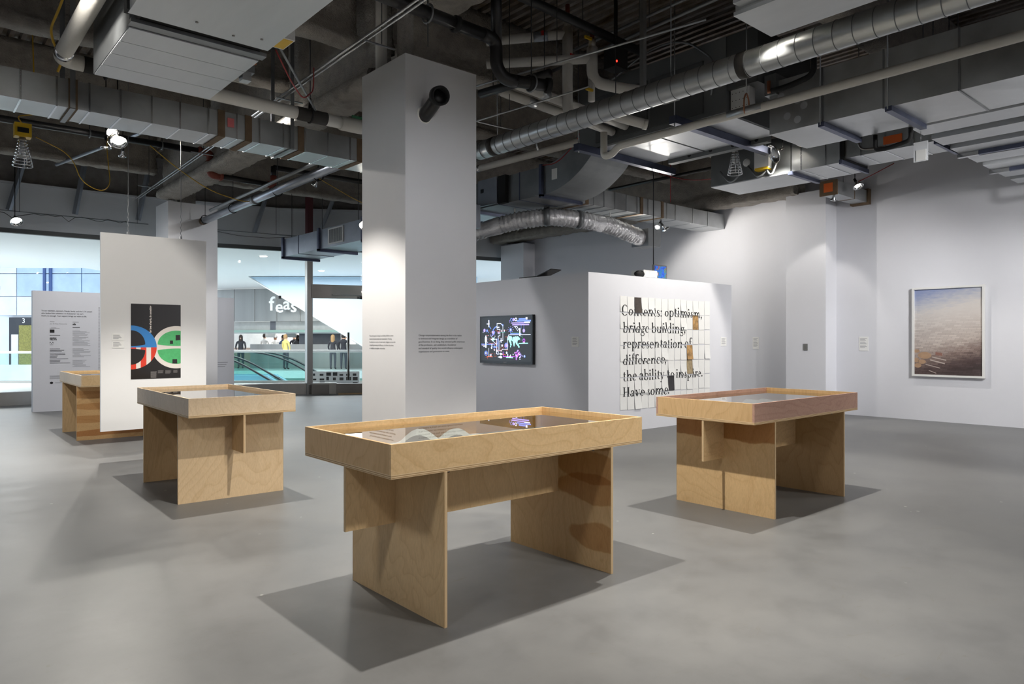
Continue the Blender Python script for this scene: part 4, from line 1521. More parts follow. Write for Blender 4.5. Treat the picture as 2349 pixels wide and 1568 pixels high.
box('drain_rail', (9.3, 5.2, 4.26), (9.42, 6.9, 4.38), 'ahu_grey', ah)
polys('rail_hole', [disc(.2 + k * .38, .06, .032, .032, 12) for k in range(4)], (9.30, 6.7, 4.26), (0, -1, 0), UZ, 'black', ah, .002)
box('control_panel', (8.02, 4.72, 4.36), (8.16, 4.98, 4.62), 'panel_white', ah)
polys('rivet', [disc(.02 + i * .05, .03 + j * .09, .006, .006, 8) for i in range(5) for j in range(3)], (8.02, 4.975, 4.36), (0, -1, 0), UZ, 'black', ah, .002)
tube('cable_loop', fillet([(7.92, 5.2, 4.6), (7.88, 5.1, 5.0), (7.9, 5.6, 5.45), (7.92, 6.2, 5.5), (7.86, 6.9, 5.2)], .3), .014, 'galv_dark', ah, 8)

# --- right main duct
d3 = thing('air_duct', 'deep rectangular duct with blue cross channels above the right wall', 'duct', (8.6, 2, 3.985))
duct(d3, 'Y', -4, 4.52, 8.15, 9.1, 3.985, 4.62, (-2.6, -1.2, -.2, .75, 1.55, 2.45, 3.18, 3.86), 'galv', 'galv_dark')
box('flare', (8.08, 4.40, 4.45), (9.15, 4.55, 4.7), 'galv_dark', d3)
for y in (3.86, 3.12):
    box('cross_channel', (8.12, y - .035, 3.93), (9.14, y + .035, 3.985), 'strut_blue', d3)
    for xx in (8.10, 9.13):
        tube('hanger_rod', [(xx, y, 3.95), (xx, y, DECK)], .008, 'wire', d3, 6)
for a, b in ((.05, .40), (.26, .30), (.34, .22), (.13, .14), (.26, .07)):
    polys('weld_mark', [disc(.08 + a, b, .045, .045, 14)], (8.148, 4.5, 4.02), (0, -1, 0), UZ, 'galv_light', d3, .001)
# --- flat joist-like ducts beyond it
d4 = thing('flat_duct', 'wide flat duct with stepped ribs in the upper right corner', 'duct', (11.5, 1.5, 3.98))
for k in range(7):
    x0 = 9.2 + k * .68
    box('rib', (x0, -4, 3.985), (x0 + .42, 3.28, 4.2), 'galv_light', d4)
    box('web_strip', (x0 + .42, -4, 4.05), (x0 + .68, 3.25, 4.2), 'galv_cool', d4)
for k, x0 in enumerate((10.9, 12.3)):
    box('rail_channel', (x0, -3, 3.93), (x0 + .06, 3.05, 3.985), 'strut_blue', d4)
    box('rail_end', (x0 - .005, 3.05, 3.925), (x0 + .065, 3.3, 3.975), 'cleat', d4)
tube('hook_pipe', fillet([(13.0, 2.62, 3.98), (13.0, 2.62, 3.78), (13.05, 2.2, 3.80), (13.3, .8, 3.86)], .08), .028, 'black_iron', d4, 10)
for xx in (9.6, 13.6):
    tube('hanger_rod', [(xx, 2.9, 4.2), (xx, 2.9, DECK)], .008, 'wire', d4, 6)
# --- row of boxes and duct behind: terminal unit
d5 = thing('terminal_unit', 'dark control box and shiny duct sections in a row below the right ceiling', 'ventilation', (10.6, 5.3, 3.99))
box('control_casing', (10.2, 5.32, 3.99), (11.05, 6.70, 4.55), 'ahu_grey', d5)
box('bottom_panel', (10.2, 5.32, 3.975), (11.06, 6.70, 3.99), 'galv_light', d5)
duct(d5, 'Y', 4.58, 5.30, 10.2, 11.05, 3.99, 4.40, (4.78, 5.15), 'galv', 'cleat')
duct(d5, 'Y', 3.30, 4.52, 10.25, 10.95, 4.05, 4.36, (3.62, 3.98, 4.3), 'galv', 'cleat')
box('joint_gap', (10.22, 4.52, 4.02), (11.0, 4.58, 4.38), 'matte_black', d5)
box('duct_flange', (10.16, 5.28, 3.94), (11.08, 5.34, 3.99), 'strut_blue', d5)
box('duct_flange', (10.16, 4.53, 3.96), (11.08, 4.57, 4.02), 'strut_blue', d5)
box('duct_flange', (10.2, 3.32, 4.0), (11.0, 3.36, 4.05), 'strut_blue', d5)
box('actuator', (10.1, 5.62, 4.10), (10.2, 5.86, 4.42), 'panel_white', d5)
box('warning_sticker', (10.095, 5.63, 4.08), (10.2, 5.85, 4.12), 'yellow', d5)
lathe('round_knockout', [(0, .01), (.06, .01), (.065, 0)], (10.2, 6.05, 4.27), (-1, 0, 0), 'white_plastic', d5, 16)
box('orange_label', (10.238, 3.76, 4.13), (10.25, 4.0, 4.24), 'orange', d5)
box('white_label', (10.19, 4.66, 4.30), (10.2, 4.80, 4.36), 'paper', d5)
for s, (ya, yb) in enumerate(((5.62, 6.0), (6.1, 6.5), (5.7, 5.5))):
    tube('flex_cable', fillet([(10.14, ya, 4.12), (10.14, (ya + yb) / 2, 3.95), (10.16, yb, 4.2)], .2), .016, 'galv_dark', d5, 8)
tube('flex_cable', fillet([(10.14, 4.3, 4.3), (10.14, 4.28, 4.1), (10.2, 3.95, 4.08)], .1), .014, 'steel_dark', d5, 8)
for q in ((10.25, 5.3), (11.0, 5.3), (10.3, 3.4), (10.9, 3.4)):
    tube('hanger_rod', [(q[0], q[1], 4.3), (q[0], q[1], DECK)], .007, 'wire', d5, 6)
bg = thing('plastic_sleeve', 'clear plastic sleeve with a paper hanging below the right duct', 'document', (9.4, 3.32, 3.6))
box('sleeve', (9.40, 3.16, 3.62), (9.408, 3.32, 3.86), 'clear_plastic', bg)
box('paper', (9.396, 3.18, 3.63), (9.40, 3.29, 3.76), 'paper', bg)
tube('string', [(9.404, 3.24, 3.86), (9.404, 3.24, 3.984)], .003, 'wire', bg, 5)
pe = thing('condensate_pipe', 'short black insulated pipe elbow below the right duct', 'pipe', (9.2, 3.6, 3.8))
tube('pipe', fillet([(9.2, 3.28, 4.0), (9.2, 3.28, 3.85), (9.25, 3.55, 3.82), (9.28, 3.72, 3.83), (9.28, 3.72, 4.02)], .06), .026, 'matte_black', pe, 10)
pe2 = thing('condensate_pipe', 'black copper-tipped pipe under the spiral duct near the top right', 'pipe', (7.9, 4.3, 4.4))
tube('pipe', fillet([(8.02, 3.9, 4.75), (8.02, 3.9, 4.52), (8.02, 4.2, 4.47), (8.02, 4.42, 4.47)], .1), .034, 'matte_black', pe2, 10)
tube('copper_tip', [(8.02, 4.42, 4.47), (8.02, 4.46, 4.47), (8.02, 4.46, 4.60)], .024, 'copper', pe2, 10)
# --- small branch duct over the wall pilaster
d6 = thing('air_duct', 'short branch duct with an orange label entering the right wall beside the pilaster', 'duct', (13.3, 5.85, 4.06))
duct(d6, 'X', 12.62, 13.9, 5.72, 6.0, 4.06, 4.29, (13.35,), 'galv', 'sealant')
box('end_collar', (13.88, 5.69, 4.03), (14.0, 6.03, 4.32), 'sealant', d6)
box('end_cap', (12.60, 5.70, 4.04), (12.63, 6.02, 4.31), 'sealant', d6)
box('orange_label', (12.595, 5.78, 4.10), (12.60, 5.94, 4.26), 'orange', d6)
tube('hanger_rod', [(13.2, 5.86, 4.29), (13.2, 5.86, DECK)], .007, 'wire', d6, 6)
# --- duct by the storefront, left of the front column
d7 = thing('air_duct', 'galvanised duct with a return grille near the storefront left of the column', 'duct', (7.6, 14, 3.5))
duct(d7, 'Y', 10.2, 16.85, 7.2, 8.1, 3.5, 3.93, (11.4, 12.9, 14.9, 16.0), 'galv_cool', 'strut_blue')
for y in (16.85, 14.9, 12.9):
    box('duct_flange', (7.15, y - .05, 3.44), (8.14, y + .03, 3.5), 'strut_blue', d7)
    box('duct_flange', (7.15, y - .05, 3.46), (7.2, y + .03, 3.97), 'strut_blue', d7)
gr_ = box('grille', (7.18, 13.75, 3.55), (7.2, 14.45, 3.90), 'white_plastic', d7)
for k in range(12):
    box('slat', (7.172, 13.80 + k * .05, 3.58), (7.18, 13.825 + k * .05, 3.87), 'galv_dark', gr_)
for q in ((7.25, 16.5), (8.05, 16.5), (7.25, 13.2), (8.05, 13.2)):
    tube('hanger_rod', [(q[0], q[1], 3.9), (q[0], q[1], DECK)], .006, 'dark_wire', d7, 6)

# --- white insulated pipes on the left
wp = thing('white_pipe', 'fat white insulated pipe bending below the upper left fan unit', 'pipe', (2.5, 8.2, 4.1))
tube('pipe_run', fillet([(1.22, 4.5, 4.26), (1.22, 8.2, 4.22), (1.5, 8.2, 4.22)], .14, 8), .075, 'insulation', wp, 20)
tube('pipe_run', [(1.5, 8.2, 4.22), (4.3, 8.2, 4.20)], .075, 'insulation', wp, 20)
tube('pipe_fitting', fillet([(4.25, 8.2, 4.20), (4.6, 8.2, 4.20), (4.75, 8.05, 4.3)], .1), .09, 'insulation', wp, 18)
tube('metal_collar', [(1.22, 7.93, 4.222), (1.22, 8.03, 4.221)], .082, 'chrome', wp, 20)
tube('metal_sleeve', [(1.42, 8.2, 4.22), (1.75, 8.2, 4.22)], .081, 'sealant_dark', wp, 18)
tube('metal_sleeve', [(3.66, 8.2, 4.205), (4.05, 8.2, 4.205)], .081, 'sealant_dark', wp, 18)
for q in (1.62, 3.84):
    tube('hanger_rod', [(q, 8.2, 4.42), (q, 8.2, DECK)], .007, 'dark_wire', wp, 6)
    tube('clevis_hanger', [(q, 8.2 + .088 * math.sin(a), 4.21 + .088 * math.cos(a) + (.12 if abs(a) < .3 else 0)) for a in [k * 2 * math.pi / 20 for k in range(-10, 11)]], .013, 'matte_black', wp, 6)
box('green_tag', (4.36, 8.10, 4.27), (4.50, 8.115, 4.30), 'tag_green', wp)
for (x, y, z0, l) in ((4.29, 7.27, 4.5, 'white pipe rising beside the front column'), (4.64, 16.78, 4.44, 'white pipe rising above the far column')):
    tag(tube('riser_pipe', [(x, y, z0), (x, y, DECK - .01)], .068, 'insulation', None, 16), l, 'pipe')
# --- black strut and sprinkler main along the left
bp = thing('black_pipe', 'black pipe crossing the left ceiling with rust-red couplings', 'pipe', (2, 13.3, 4.6))
tube('pipe_run', [(-4, 13.35, 4.83), (4.15, 13.35, 4.86)], .055, 'black_iron', bp, 14)
tube('elbow', fillet([(4.10, 13.35, 4.86), (4.32, 13.35, 4.86), (4.32, 13.35, 4.66)], .14), .068, 'red_iron', bp, 14)
tube('nipple', [(4.32, 13.35, 4.72), (4.32, 13.35, 4.56)], .052, 'black_iron', bp, 14)
tube('elbow', fillet([(4.32, 13.35, 4.62), (4.32, 13.35, 4.46), (4.54, 13.35, 4.46)], .14), .068, 'red_iron', bp, 14)
for p_ in ((4.14, 13.35, 4.86, 0), (4.32, 13.35, 4.69, 1), (4.32, 13.35, 4.585, 1), (4.50, 13.35, 4.46, 0)):
    ax = (0, 0, 1) if p_[3] else (1, 0, 0)
    lathe('coupling', [(.066, -.02), (.085, -.015), (.085, .015), (.066, .02)], p_[:3], ax, 'red_iron', bp, 16)
tube('pipe_run', [(4.50, 13.35, 4.46), (5.40, 13.35, 4.44)], .05, 'black_iron', bp, 14)
tube('elbow', fillet([(5.38, 13.35, 4.44), (5.5, 13.35, 4.44), (5.5, 13.35, 4.62)], .1), .062, 'red_iron', bp, 14)
tube('pipe_run', [(5.5, 13.35, 4.58), (5.5, 13.35, 4.80)], .05, 'black_iron', bp, 14)
tube('pipe_run', [(5.5, 13.35, 4.78), (13.6, 13.35, 4.80)], .05, 'black_iron', bp, 14)
tube('drop', [(5.45, 13.35, 4.40), (5.45, 13.35, 4.22)], .03, 'red_iron', bp, 10)
for q in (.3, 2.4, 3.5, 6.4, 8.2):
    tube('pipe_strap', [(q, 13.35 + .066 * math.sin(a), 4.845 + .066 * math.cos(a)) for a in [k * 2 * math.pi / 16 for k in range(17)]], .012, 'galv_dark', bp, 5)
    tube('hanger_rod', [(q, 13.35, 4.9), (q, 13.35, DECK)], .007, 'dark_wire', bp, 5)
# --- large grey conduit slanting to the storefront
gc_ = thing('steel_conduit', 'thick grey steel conduit hanging below the girder toward the storefront', 'conduit', (5.1, 13, 4.05))
tube('conduit', [(5.12, 16.3, 4.08), (5.05, 9.6, 4.10)], .075, 'galv_cool', gc_, 18)
tube('coupling', [(5.09, 13.3, 4.09), (5.09, 13.15, 4.09)], .09, 'galv_dark', gc_, 18)
tube('end_cap', [(5.122, 16.34, 4.08), (5.12, 16.22, 4.08)], .082, 'sealant', gc_, 18)
tube('side_conduit', [(4.95, 15.3, 4.16), (4.88, 10.0, 4.18)], .03, 'galv_dark', gc_, 10)
for y in (16.1, 14.4, 12.2, 10.6):
    tube('hanger_rod', [(5.1, y, 4.16), (5.1, y, 5.9)], .006, 'dark_wire', gc_, 5)
    tube('clevis_hanger', [(5.1 + .09 * math.sin(a), y, 4.09 + .09 * math.cos(a)) for a in [k * 2 * math.pi / 16 for k in range(17)]], .009, 'matte_black', gc_, 5)
# --- twin thin conduits
ec = thing('conduit_pair', 'pair of thin shiny conduits running diagonally past the front column', 'conduit', (3.85, 10, 4.6))
for dx in (0, .055):
    tube('conduit', [(4.02 + dx, 17.4, 4.6), (3.62 + dx, 4.8, 4.6)], .013, 'cleat', ec, 8)
tube('conduit', [(2.45, 16.9, 5.0), (3.1, 13.5, 4.98), (3.35, 12.2, 4.97)], .03, 'galv_cool', ec, 8)
for y in (15.8, 12.4, 8.9, 6.6):
    tube('hanger_rod', [(3.9, y, 4.6), (3.9, y, DECK)], .005, 'dark_wire', ec, 5)
    box('conduit_clip', (3.70, y - .012, 4.575), (4.06, y + .012, 4.588), 'galv_dark', ec)
# --- black cast-iron drain over the column
bd = thing('drain_pipe', 'black cast-iron drain pipe dropping in front of the white column top', 'pipe', (4.8, 5.9, 4.6))
tube('pipe_run', [(2.9, 5.87, 4.72), (4.72, 5.89, 4.70)], .065, 'black_iron', bd, 16)
tube('elbow', fillet([(4.70, 5.89, 4.70), (4.92, 5.92, 4.70), (4.92, 5.92, 4.42), (5.02, 5.90, 4.30), (5.15, 5.84, 4.29)], .1), .07, 'black_iron', bd, 16)
tube('pipe_run', [(5.12, 5.85, 4.29), (5.50, 5.68, 4.28)], .065, 'black_iron', bd, 16)
tube('riser', [(4.92, 5.92, 4.6), (4.92, 5.92, 5.9)], .06, 'black_iron', bd, 16)
for q in ((4.35, 5.885, 4.70), (5.30, 5.77, 4.285), (5.48, 5.69, 4.28)):
    lathe('coupling', [(.068, -.03), (.084, -.025), (.084, .025), (.068, .03)], q, (.92, -.38, 0) if q[0] > 5 else (1, 0, 0), 'matte_black', bd, 18)
for q in ((4.0, 5.88), (5.30, 5.77)):
    tube('hanger_rod', [(q[0], q[1], 4.37), (q[0], q[1], DECK)], .007, 'dark_wire', bd, 5)
    tube('clevis_hanger', [(q[0], q[1] + .09 * math.sin(a), (4.285 if q[0] > 5 else 4.70) + .09 * math.cos(a)) for a in [k * 2 * math.pi / 16 for k in range(17)]], .012, 'galv_dark', bd, 5)
bd2 = thing('drain_pipe', 'black drain pipe running behind the column below the white insulated pipes', 'pipe', (5.6, 6.6, 4.5))
tube('pipe_run', [(5.56, 7.0, 4.55), (5.76, 5.95, 4.56)], .055, 'black_iron', bd2, 14)
tube('hanger_rod', [(5.6, 6.8, 4.6), (5.6, 6.8, DECK)], .006, 'dark_wire', bd2, 5)
bd3 = thing('drain_pipe', 'black drain pipe crossing the dark ceiling above the white valves', 'pipe', (5.8, 6.1, 5.3))
tube('pipe_run', [(4.92, 6.0, 5.36), (7.6, 6.05, 5.32)], .055, 'black_iron', bd3, 14)
tube('hanger_rod', [(6.4, 6.03, 5.38), (6.4, 6.03, DECK)], .006, 'dark_wire', bd3, 5)
# --- insulated chilled-water pipes with valves
iv = thing('insulated_pipe', 'white insulated vertical pipe with yellow and red valve handles beside the column', 'pipe', (6.58, 6.47, 4.3))
tube('riser', fillet([(6.58, 6.47, 5.5), (6.58, 6.47, 4.42), (6.75, 6.47, 4.36)], .08), .068, 'insulation', iv, 16)
tube('cap', [(6.58, 6.47, 5.40), (6.58, 6.47, 5.58)], .05, 'insulation', iv, 14)
tube('valve_stem', [(6.58, 6.47, 5.56), (6.58, 6.47, 5.8)], .03, 'red_iron', iv, 10)
tube('branch', [(6.58, 6.47, 5.42), (5.9, 7.3, 5.40)], .06, 'insulation', iv, 16)
box('yellow_handle', (6.44, 6.44, 5.60), (6.56, 6.47, 5.63), 'yellow', iv)
box('red_handle', (6.32, 6.66, 5.40), (6.42, 6.70, 5.46), 'red', iv)
tube('metal_collar', [(6.42, 6.665, 5.415), (6.30, 6.81, 5.41)], .064, 'galv_cool', iv, 14)
iv2 = thing('insulated_pipe', 'white insulated pipe bending right with a red valve handle behind the spiral duct', 'pipe', (6.82, 6.26, 4.6))
tube('riser', fillet([(6.82, 6.26, 5.24), (6.82, 6.26, 4.80), (7.20, 6.0, 4.72), (7.62, 5.75, 4.70)], .16), .072, 'insulation', iv2, 16)
tube('cap', [(6.82, 6.26, 5.18), (6.82, 6.26, 5.34)], .05, 'insulation', iv2, 14)
tube('valve_stem', [(6.82, 6.26, 5.30), (6.82, 6.26, 5.52)], .028, 'red_iron', iv2, 10)
tube('drop', [(6.82, 6.27, 4.84), (6.82, 6.27, 4.55)], .045, 'insulation', iv2, 14)
tube('branch', [(6.82, 6.26, 5.1), (5.7, 7.05, 4.98)], .06, 'insulation', iv2, 16)
box('yellow_handle', (6.66, 6.22, 5.32), (6.78, 6.25, 5.35), 'yellow', iv2)
box('yellow_handle', (6.68, 6.22, 4.66), (6.80, 6.25, 4.69), 'yellow', iv2)
box('red_handle', (6.56, 6.40, 5.10), (6.66, 6.43, 5.15), 'red', iv2)
iv3 = thing('insulated_pipe', 'pair of low white insulated pipes crossing behind the vertical valve pipe', 'pipe', (6.4, 6.6, 4.55))
for dy, dz in ((0, 0), (.25, -.03)):
    tube('pipe_run', [(5.75, 6.55 + dy, 4.60 + dz), (7.9, 6.6 + dy, 4.52 + dz)], .06, 'insulation', iv3, 16)
    tube('metal_sleeve', [(6.18, 6.56 + dy, 4.584 + dz), (6.32, 6.563 + dy, 4.579 + dz)], .065, 'galv', iv3, 14)
    tube('hanger_rod', [(6.25, 6.56 + dy, 4.64), (6.25, 6.56 + dy, DECK)], .006, 'dark_wire', iv3, 5)
iv4 = thing('insulated_pipe', 'white capped pipe end pointing down right below the spiral duct', 'pipe', (7.0, 5.85, 4.2))
tube('pipe_run', fillet([(6.75, 6.0, 4.40), (6.88, 5.95, 4.30), (7.20, 5.68, 4.19)], .1), .062, 'insulation', iv4, 16)
tube('end_cap', [(7.17, 5.705, 4.195), (7.21, 5.672, 4.185)], .066, 'pvc', iv4, 16)
tube('hanger_rod', [(6.9, 5.93, 4.36), (6.9, 5.93, DECK)], .006, 'dark_wire', iv4, 5)
iv5 = thing('insulated_pipe', 'two white pipes passing behind the curved duct elbow', 'pipe', (8, 10, 4.6))
for dx, dz in ((0, .12), (.3, 0)):
    tube('pipe_run', [(7.75 + dx, 12.4, 4.62 + dz), (7.95 + dx, 7.7, 4.62 + dz)], .06, 'insulation', iv5, 14)
    tube('metal_sleeve', [(7.83 + dx, 10.55, 4.62 + dz), (7.84 + dx, 10.25, 4.62 + dz)], .066, 'chrome', iv5, 14)
    tube('hanger_rod', [(7.835 + dx, 10.4, 4.66), (7.835 + dx, 10.4, DECK)], .006, 'dark_wire', iv5, 5)
# --- black control box with red light
kb = thing('control_box', 'black box with a glowing red light among the ceiling pipes', 'box', (7.0, 6.1, 5.0))
box('body', (6.98, 6.0, 4.98), (7.22, 6.2, 5.24), 'matte_black', kb)
lathe('red_light', [(0, .008), (.012, .006), (.014, 0)], (7.0, 6.0, 5.04), (-.3, -1, 0), 'led_red', kb, 10)
tube('bracket', [(7.1, 6.1, 5.24), (7.1, 6.1, DECK - .01)], .025, 'black', kb, 8)
# --- thin conduits in the dark middle
for (pts, rr, m_n, l) in (
        ([(5.35, 7.6, 4.62), (6.3, 4.2, 4.75)], .012, 'galv', 'thin conduit in front of the black drain pipe above the column'),
        ([(5.6, 7.9, 4.28), (6.05, 5.6, 4.38)], .011, 'galv', 'thin conduit with junction boxes right of the column'),
        ([(5.75, 7.4, 4.35), (6.5, 7.15, 4.26), (6.62, 7.12, 4.2), (6.64, 7.1, 4.05)], .012, 'cleat', 'bent shiny conduit right of the column above the spiral duct'),
        ([(7.5, 8.5, 5.5), (7.2, 3.0, 5.45)], .025, 'galv_dark', 'grey conduit high above the air handling unit'),
        ([(7.3, 8.5, 5.55), (7.0, 3.0, 5.5)], .02, 'galv_dark', 'second grey conduit high above the air handling unit'),
        ([(12.0, 10.5, 4.8), (12.0, 7.6, 4.8)], .035, 'black_iron', 'dark sprinkler pipe above the duct near the right wall')):
    tag(tube('conduit', fillet(pts, .06) if len(pts) > 2 else pts, rr, m_n, None, 8), l, 'conduit')
    # hanger so that it is carried by the deck
    mid = Vector(pts[0]).lerp(Vector(pts[1]), .5)
    tube('hanger_rod', [tuple(mid), (mid.x, mid.y, DECK)], .005, 'dark_wire', bpy.data.objects[[o.name for o in COL.objects if o.get('label') == l][0]], 5)
tag(box('strut_post', (6.98, 5.55, 4.36), (7.04, 5.61, DECK), 'galv', None), 'vertical grey strut between the white valves and the air handling unit', 'strut')

# --- diagonal braces and rails at the storefront bulkhead
for i, (x0, y0, z0, x1, y1, z1, l) in enumerate((
        (2.15, 18.9, 5.5, 1.87, 19.07, 4.32, 'grey brace leaning on the bulkhead above the leftmost lamp'),
        (3.30, 18.85, 5.6, 3.12, 19.00, 4.36, 'grey brace on the bulkhead left of the hanging panel wires'),
        (4.60, 18.75, 5.5, 4.43, 18.94, 4.36, 'grey brace on the bulkhead left of the far column'),
        (7.30, 18.1, 5.3, 7.05, 18.35, 4.25, 'grey brace on the bulkhead right of the far column'),
        (8.85, 17.3, 5.4, 8.55, 17.65, 4.36, 'grey brace on the bulkhead beside the maroon post'))):
    a, b = Vector((x0, y0, z0)), Vector((x1, y1, z1))
    vs, fs = sweep([a, b], .06, 4)
    tag(mk('brace', vs, fs, 'galv_cool'), l, 'brace', 'braces on the storefront bulkhead')
tag(box('steel_post', (8.15, 17.55, 4.25), (8.30, 17.7, 5.9), 'maroon'), 'dark maroon steel post in front of the bulkhead left of the front column', 'post')
tr = thing('lamp_rail', 'thin rail with tangled cable in front of the bulkhead at the left', 'rail', (3, 18.6, 4.2))
tube('rail', [(-2, 18.3, 4.17), (1.66, 18.43, 4.205), (4.6, 18.7, 4.25)], .013, 'galv_dark', tr, 8)
pts, rnd = [], random.Random(8)
for k in range(40):
    x = -1 + k * .13
    pts.append((x, 18.36 + .02 * x, 4.17 + .012 * x + rnd.uniform(-.05, .02) - (.10 if k in (22, 23, 30) else 0)))
tube('tangled_cable', pts, .007, 'dark_wire', tr, 5)
for x in (-.5, 2.0, 4.3):
    tube('hanger_rod', [(x, 18.45, 4.2), (x, 18.45, 5.9)], .005, 'dark_wire', tr, 5)
tr2 = thing('lamp_rail', 'thin rail in front of the bulkhead right of the far column', 'rail', (7, 17.7, 4.15))
tube('rail', [(5.9, 18.35, 4.22), (7.75, 17.3, 4.11)], .013, 'galv_dark', tr2, 8)
tube('slack_cable', [(5.9, 18.35, 4.21), (6.5, 17.98, 4.08), (7.1, 17.64, 4.04), (7.7, 17.32, 4.09)], .006, 'dark_wire', tr2, 5)
for q in ((7.3, 17.55), (7.65, 17.35)):
    tube('hanger_rod', [(q[0], q[1], 4.13), (q[0], q[1], 5.9)], .005, 'dark_wire', tr2, 5)
# --- cords
for (pts, rr, m_n, l) in (
        ([(1.2, 7.0, 5.2), (1.22, 7.9, 4.75), (1.16, 8.45, 4.55), (1.28, 8.5, 4.3), (1.25, 8.55, 4.2)], .012, 'yellow_cord', 'yellow cord looping beside the white pipe at the upper left'),
        ([(1.35, 10.86, 4.05), (1.75, 10.9, 3.9), (1.85, 10.85, 3.55), (2.1, 10.9, 3.45), (2.25, 11.1, 3.6), (2.25, 11.4, 4.3), (2.66, 12.6, 4.8), (2.64, 13.0, 4.98)], .006, 'yellow_cord', 'yellow cord swinging from the work light to the twin lamps'),
        ([(3.3, 13.3, 4.8), (3.7, 13.3, 4.5), (4.3, 13.3, 4.15), (5.0, 13.3, 4.02), (5.4, 13.3, 4.2)], .008, 'yellow_cord', 'yellow cord sagging between the red pipe couplings'),
        ([(6.3, 13.2, 4.7), (6.9, 12.6, 4.2), (7.05, 11.6, 3.85), (6.4, 10.6, 3.75)], .007, 'yellow_cord', 'yellow cord running to the lamp at the column edge'),
        ([(2.45, 5.9, 3.93), (2.75, 6.3, 3.86), (3.2, 7.0, 3.95), (3.6, 7.6, 4.3), (3.65, 7.7, 4.6)], .007, 'red_wire', 'thin red cable hanging from the upper left fan unit'),
        ([(8.3, 8.75, 4.42), (8.28, 8.4, 4.38), (8.28, 7.95, 4.62), (7.9, 7.4, 4.8)], .008, 'red_wire', 'red cable drooping across the curved duct elbow'),
        ([(13.0, 4.9, 4.5), (12.9, 5.2, 4.35), (12.8, 5.42, 4.24)], .007, 'red_wire', 'red cable feeding the lamp beside the branch duct'),
        ([(10.9, 8.3, 4.6), (11.3, 7.9, 4.45), (11.8, 7.5, 4.52), (12.4, 7.0, 4.4), (12.8, 6.9, 4.6)], .007, 'red_wire', 'red cable sagging above the right end of the partition room')):
    tag(tube('cable', fillet(pts, .3), rr, m_n, None, 6), l, 'cable')

# ================================================================== lamps
def aim(o, loc, tgt):
    o.rotation_euler = (Vector(tgt) - Vector(loc)).to_track_quat('-Z', 'Y').to_euler()


def lamp(loc, tgt, label, power, cone=75, color=WARM, rad=.03, blend=.35, r=.075, top=None, lit=True, group='clamp lamps', m='chrome', hang=True):
    L, T = Vector(loc), Vector(tgt)
    ax = (T - L).normalized()
    t = thing('clamp_lamp', label, 'lamp', loc, 0, group)
    lathe('reflector', [(.022, -.10), (.026, -.075), (r * .62, -.045), (r * .92, -.012), (r, .012), (r * .97, .012), (r * .88, -.010), (r * .58, -.040), (.02, -.06)], loc, ax, m, t, 20)
    lathe('socket', [(0, -.17), (.022, -.17), (.024, -.10), (.02, -.095)], loc, ax, 'black', t, 12)
    lathe('bulb', [(0, .002), (r * .35, -.004), (r * .56, -.018), (r * .5, -.034), (.02, -.055)], loc, ax, 'bulb' if lit else 'clear_plastic', t, 16)
    back = L - ax * .15
    tz = (DECK - .002 if top > 4.15 and hang else top) if top else back.z + .12
    tube('clamp_arm', [tuple(back), (back.x, back.y, back.z + .05), (back.x, back.y, tz)], .008, 'black', t, 6)
    if power:
        d = bpy.data.lights.new('lamp_light', 'SPOT')
        d.energy = power
        d.color = color
        d.spot_size = math.radians(cone)
        d.spot_blend = blend
        d.shadow_soft_size = rad
        o = bpy.data.objects.new('lamp_light', d)
        o.parent = t
        p = L + ax * .03
        o.location = tuple(p - L)
        aim(o, p, T)
        COL.objects.link(o)
    return t


# one lamp straight above each table
for (x, y, z, l) in ((2.66, 3.46, 4.42, 'front plywood table'), (2.55, 7.16, 4.42, 'pale plywood table'), (5.88, 3.36, 4.42, 'pink sided table'), (2.44, 12.35, 4.42, 'half hidden table')):
    lamp((x, y, z), (x, y, 0), 'chrome clamp lamp in the ceiling straight above the ' + l, TABLE_W, TABLE_CONE, top=5.2, rad=.035)
# lamps seen in the picture
lamp((2.65, 12.95, 4.83), (3.7, 9.0, .6), 'upper of the two glowing lamps under the black pipe at the left', FLOOD_W * .42, 80, r=.10, top=5.4)
lamp((2.72, 12.85, 4.66), (2.6, 10.0, 1.0), 'lower of the two glowing lamps under the black pipe at the left', FLOOD_W * .35, 80, r=.13, top=5.4)
lamp((1.92, 18.2, 3.96), (2.3, 16.0, 1.6), 'glowing lamp hung from the rail at the far left before the storefront', FLOOD_W * .3, 90, r=.12, top=4.2)
lamp((5.95, 10.6, 3.38), (5.2, 8.4, 1.2), 'glowing lamp peeking out at the left edge of the front column', FLOOD_W * .12, 90, r=.11, top=5.0)
lamp((11.75, 8.98, 3.76), (10.4, 8.9, 2.3), 'left of the two small lamps below the duct above the partition room', FLOOD_W * .22, 150, r=.06, top=3.93)
lamp((12.0, 8.96, 3.74), (14.0, 8.0, 1.4), 'right of the two small lamps below the duct above the partition room', FLOOD_W * .22, 140, r=.09, top=3.93)
lamp((9.95, 5.45, 4.25), (9.0, 6.2, 3.6), 'large unlit chrome reflector lamp beside the wire cage light', 0, r=.15, top=4.5, lit=False)
lamp((10.0, 5.10, 4.33), (9.4, 7.2, 1.3), 'glowing lamp below the deep duct right of the chrome reflector', FLOOD_W * .62, 80, r=.10, top=4.6)
lamp((12.8, 5.42, 4.16), (11.9, 3.3, .3), 'glowing lamp at the end of the branch duct near the pilaster', FLOOD_W * .35, 80, r=.09, top=4.5)
lamp((12.75, 5.84, 3.97), (13.4, 6.5, 2.0), 'small glowing lamp under the branch duct beside the pilaster', FLOOD_W * .06, 70, r=.05, top=4.06)
